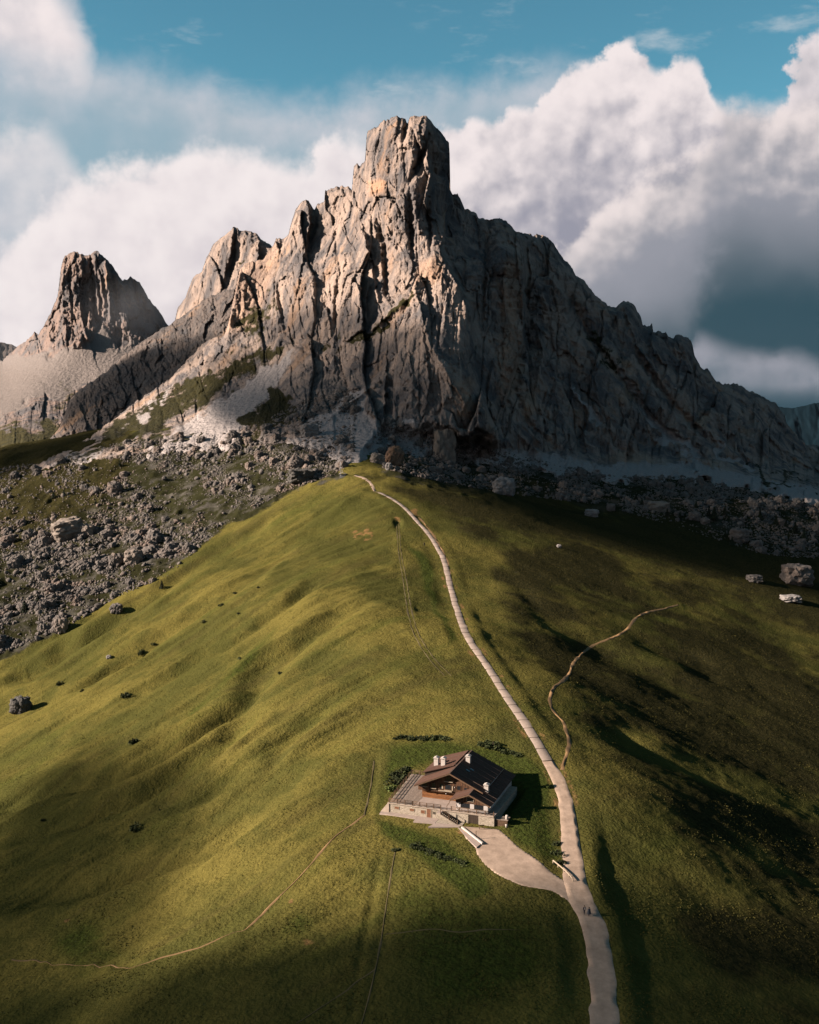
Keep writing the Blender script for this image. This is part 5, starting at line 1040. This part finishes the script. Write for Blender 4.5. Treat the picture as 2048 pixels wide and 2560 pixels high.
# ------------------------------------------------------------------ unseen clouds added left of the view to shade chosen areas; mist round the far peaks
def volume(name, col_, dens, aniso=0.0):
    m = bpy.data.materials.new(name); m.use_nodes = True; nt = m.node_tree; nt.nodes.clear()
    v = nt.nodes.new('ShaderNodeVolumePrincipled'); v.inputs['Color'].default_value = col_; v.inputs['Density'].default_value = dens; v.inputs['Anisotropy'].default_value = aniso
    o = nt.nodes.new('ShaderNodeOutputMaterial'); nt.links.new(v.outputs[0], o.inputs['Volume']); return m
def blob(name, centre, radii, material, seed, label, rz=0.0, tilt=0.0, amp=.35):
    bm = bmesh.new(); bmesh.ops.create_icosphere(bm, subdivisions=4, radius=1.0); co = np.array([v.co[:] for v in bm.verts])
    k = 1+amp*(vnoise(co[:, 0]*1.6, co[:, 1]*1.6, co[:, 2]*1.6, seed)+.5*vnoise(co[:, 0]*3.4, co[:, 1]*3.4, co[:, 2]*3.4, seed+1)+.25*vnoise(co[:, 0]*7, co[:, 1]*7, co[:, 2]*7, seed+2))
    co = co*k[:, None]*np.array(radii)
    for v, q in zip(bm.verts, co): v.co = q
    o = link(name, bm_mesh(name, bm, True), material); o.location = centre; o.rotation_euler = (0, tilt, rz); return tag(o, label, None, None, 'stuff')
M_shade_cloud = volume('shade_cloud_body', (.95, .95, .95, 1), 0.0105)
M_thin_shade = volume('thin_shade_cloud', (.95, .95, .95, 1), 0.0075)
def shade(Q, L, rx, ry, rz, seed, label, m=None):
    blob('cloud', tuple(Vector(Q)+SUNV*L), (rx, ry, rz), m or M_shade_cloud, seed, label, 0, SUN_EL)

shade((-10, 745, 92), 1500, 150, 175, 60, 1, 'unseen cloud added on the left to shade the foot of the cliffs')
shade((-285, 1045, 130), 1500, 120, 85, 75, 5, 'unseen cloud added on the left to shade the dark rib')
shade((10, 128, -18), 1200, 130, 78, 62, 9, 'unseen cloud added on the left to shade the foreground meadow')  # this added cloud and the next also stand in for a vignette
shade((-105, 232, -26), 1250, 130, 118, 34, 13, 'smaller unseen cloud added on the left to shade the lower left meadow', M_thin_shade)
shade((-300, 900, 48), 1500, 120, 95, 42, 23, 'unseen cloud added on the left to shade the scrub below the dark rib')
def soft_volume(name, col_, dens, scale):
    m = bpy.data.materials.new(name); m.use_nodes = True; t = NT(m.node_tree); t.n.clear()
    P = t.node('ShaderNodeTexCoord').outputs['Object']; r_ = t.vm('LENGTH', P); n_ = t.noise(P, scale, 4, .6)
    d = t.mul(t.m('POWER', t.step(t.add(t.sub(1.0, r_), t.mul(t.sub(n_, .5), 1.0)), .0, 1.1), 1.5), t.step(r_, 1.0, .55))
    v = t.node('ShaderNodeVolumePrincipled'); v.inputs['Color'].default_value = col_; t.l.new(t.mul(d, dens), v.inputs['Density'])
    o = t.node('ShaderNodeOutputMaterial'); t.l.new(v.outputs[0], o.inputs['Volume']); return m
M_mist = soft_volume('mist_body', (.93, .95, 1, 1), 0.00048, 2.2)
def puff(name, px, py, y, rx, rz, label, m, ry=1.0, tilt=0.0):
    p = [float(q) for q in at_y(px, py, y)]; k = y/FPX
    bm = bmesh.new(); bmesh.ops.create_icosphere(bm, subdivisions=3, radius=1.0); o = link(name, bm_mesh(name, bm, True), m)
    o.location = p; o.scale = (rx*k, rx*k*ry, rz*k); o.rotation_euler = (0, tilt, 0); tag(o, label, None, None, 'stuff')
puff('mist', 320, 770, 1800, 190, 130, 'thin mist drifting past the hazy rock tower', M_mist)
puff('mist', 50, 880, 1750, 180, 90, 'thin mist lying on the far pale scree', M_mist)
shade((130, 640, 28), 1500, 130, 80, 24, 17, 'unseen cloud added on the left to shade the slope below the right wall', M_thin_shade)
bm = bmesh.new(); bmesh.ops.create_cube(bm, size=1.0); hz_ = link('haze', bm_mesh('haze', bm), volume('air', (.80, .90, 1, 1), 0.0000018, .75))
hz_.scale = (64000, 64000, 1700); hz_.location = (0, 1500, 330); tag(hz_, 'thin blue mountain air over the whole valley', None, None, 'stuff')
# ------------------------------------------------------------------ tussocks that roughen the pasture
M_tuft = simple('grass_tuft', (0.10, 0.085, 0.025, 1), (0.06, 0.056, 0.018, 1), .11, rough=1.0, spec=0.0)
N = 60000; tx = rng.uniform(-60, 2108, N); ty = rng.uniform(1230, 2640, N); hx, hy, hz2 = hit(tx, ty, 260)
okm = (polydist(hx, hy, RP[::3])[0] > 3.2) & (np.hypot(hx-hw(12, 8)[0], hy-hw(12, 8)[1]) > 17) & ~inpoly(hx, hy, [tuple(q_) for q_ in YP]) & (hy < 600) & (fbm2(hx/9, hy/9, 2, 501) > -.25)
for P_ in TRP: okm &= polydist(hx, hy, P_[::4])[0] > 1.0
hx, hy, hz2 = hx[okm], hy[okm], hz2[okm]; n_ = len(hx); V, F = [], []
for k in range(3):
    a = rng.uniform(0, 6.28, n_); h_ = rng.uniform(.07, .22, n_)*(1+.5*vnoise2(hx/12, hy/12, 502)); w2 = h_*.55; lx, ly = rng.normal(0, .12, n_), rng.normal(0, .12, n_)
    A = np.stack([hx-np.cos(a)*w2, hy-np.sin(a)*w2, hz2-.05], -1); B2 = np.stack([hx+np.cos(a)*w2, hy+np.sin(a)*w2, hz2-.05], -1); C2 = np.stack([hx+lx, hy+ly, hz2+h_], -1)
    V.append(np.stack([A, B2, C2], 1).reshape(-1, 3))
V = np.concatenate(V); tag(link('grass', np_mesh('grass', V, np.arange(len(V)).reshape(-1, 3), False), M_tuft), 'tussocks of dry grass all over the pasture', None, None, 'stuff')
# surfaces are exposed for the shade: one common albedo scale keeps the sunlit parts in range
for m in bpy.data.materials:
    b = m.node_tree.nodes.get('Principled BSDF') if m.use_nodes else None
    if b is None: continue
    t = NT(m.node_tree); i = b.inputs['Base Color']; src = i.links[0].from_socket if i.is_linked else tuple(i.default_value)
    t.l.new(t.mix(1.0, src, (.70, .70, .70, 1), 'MULTIPLY'), i)
print('all', round(time.time()-T0, 1))
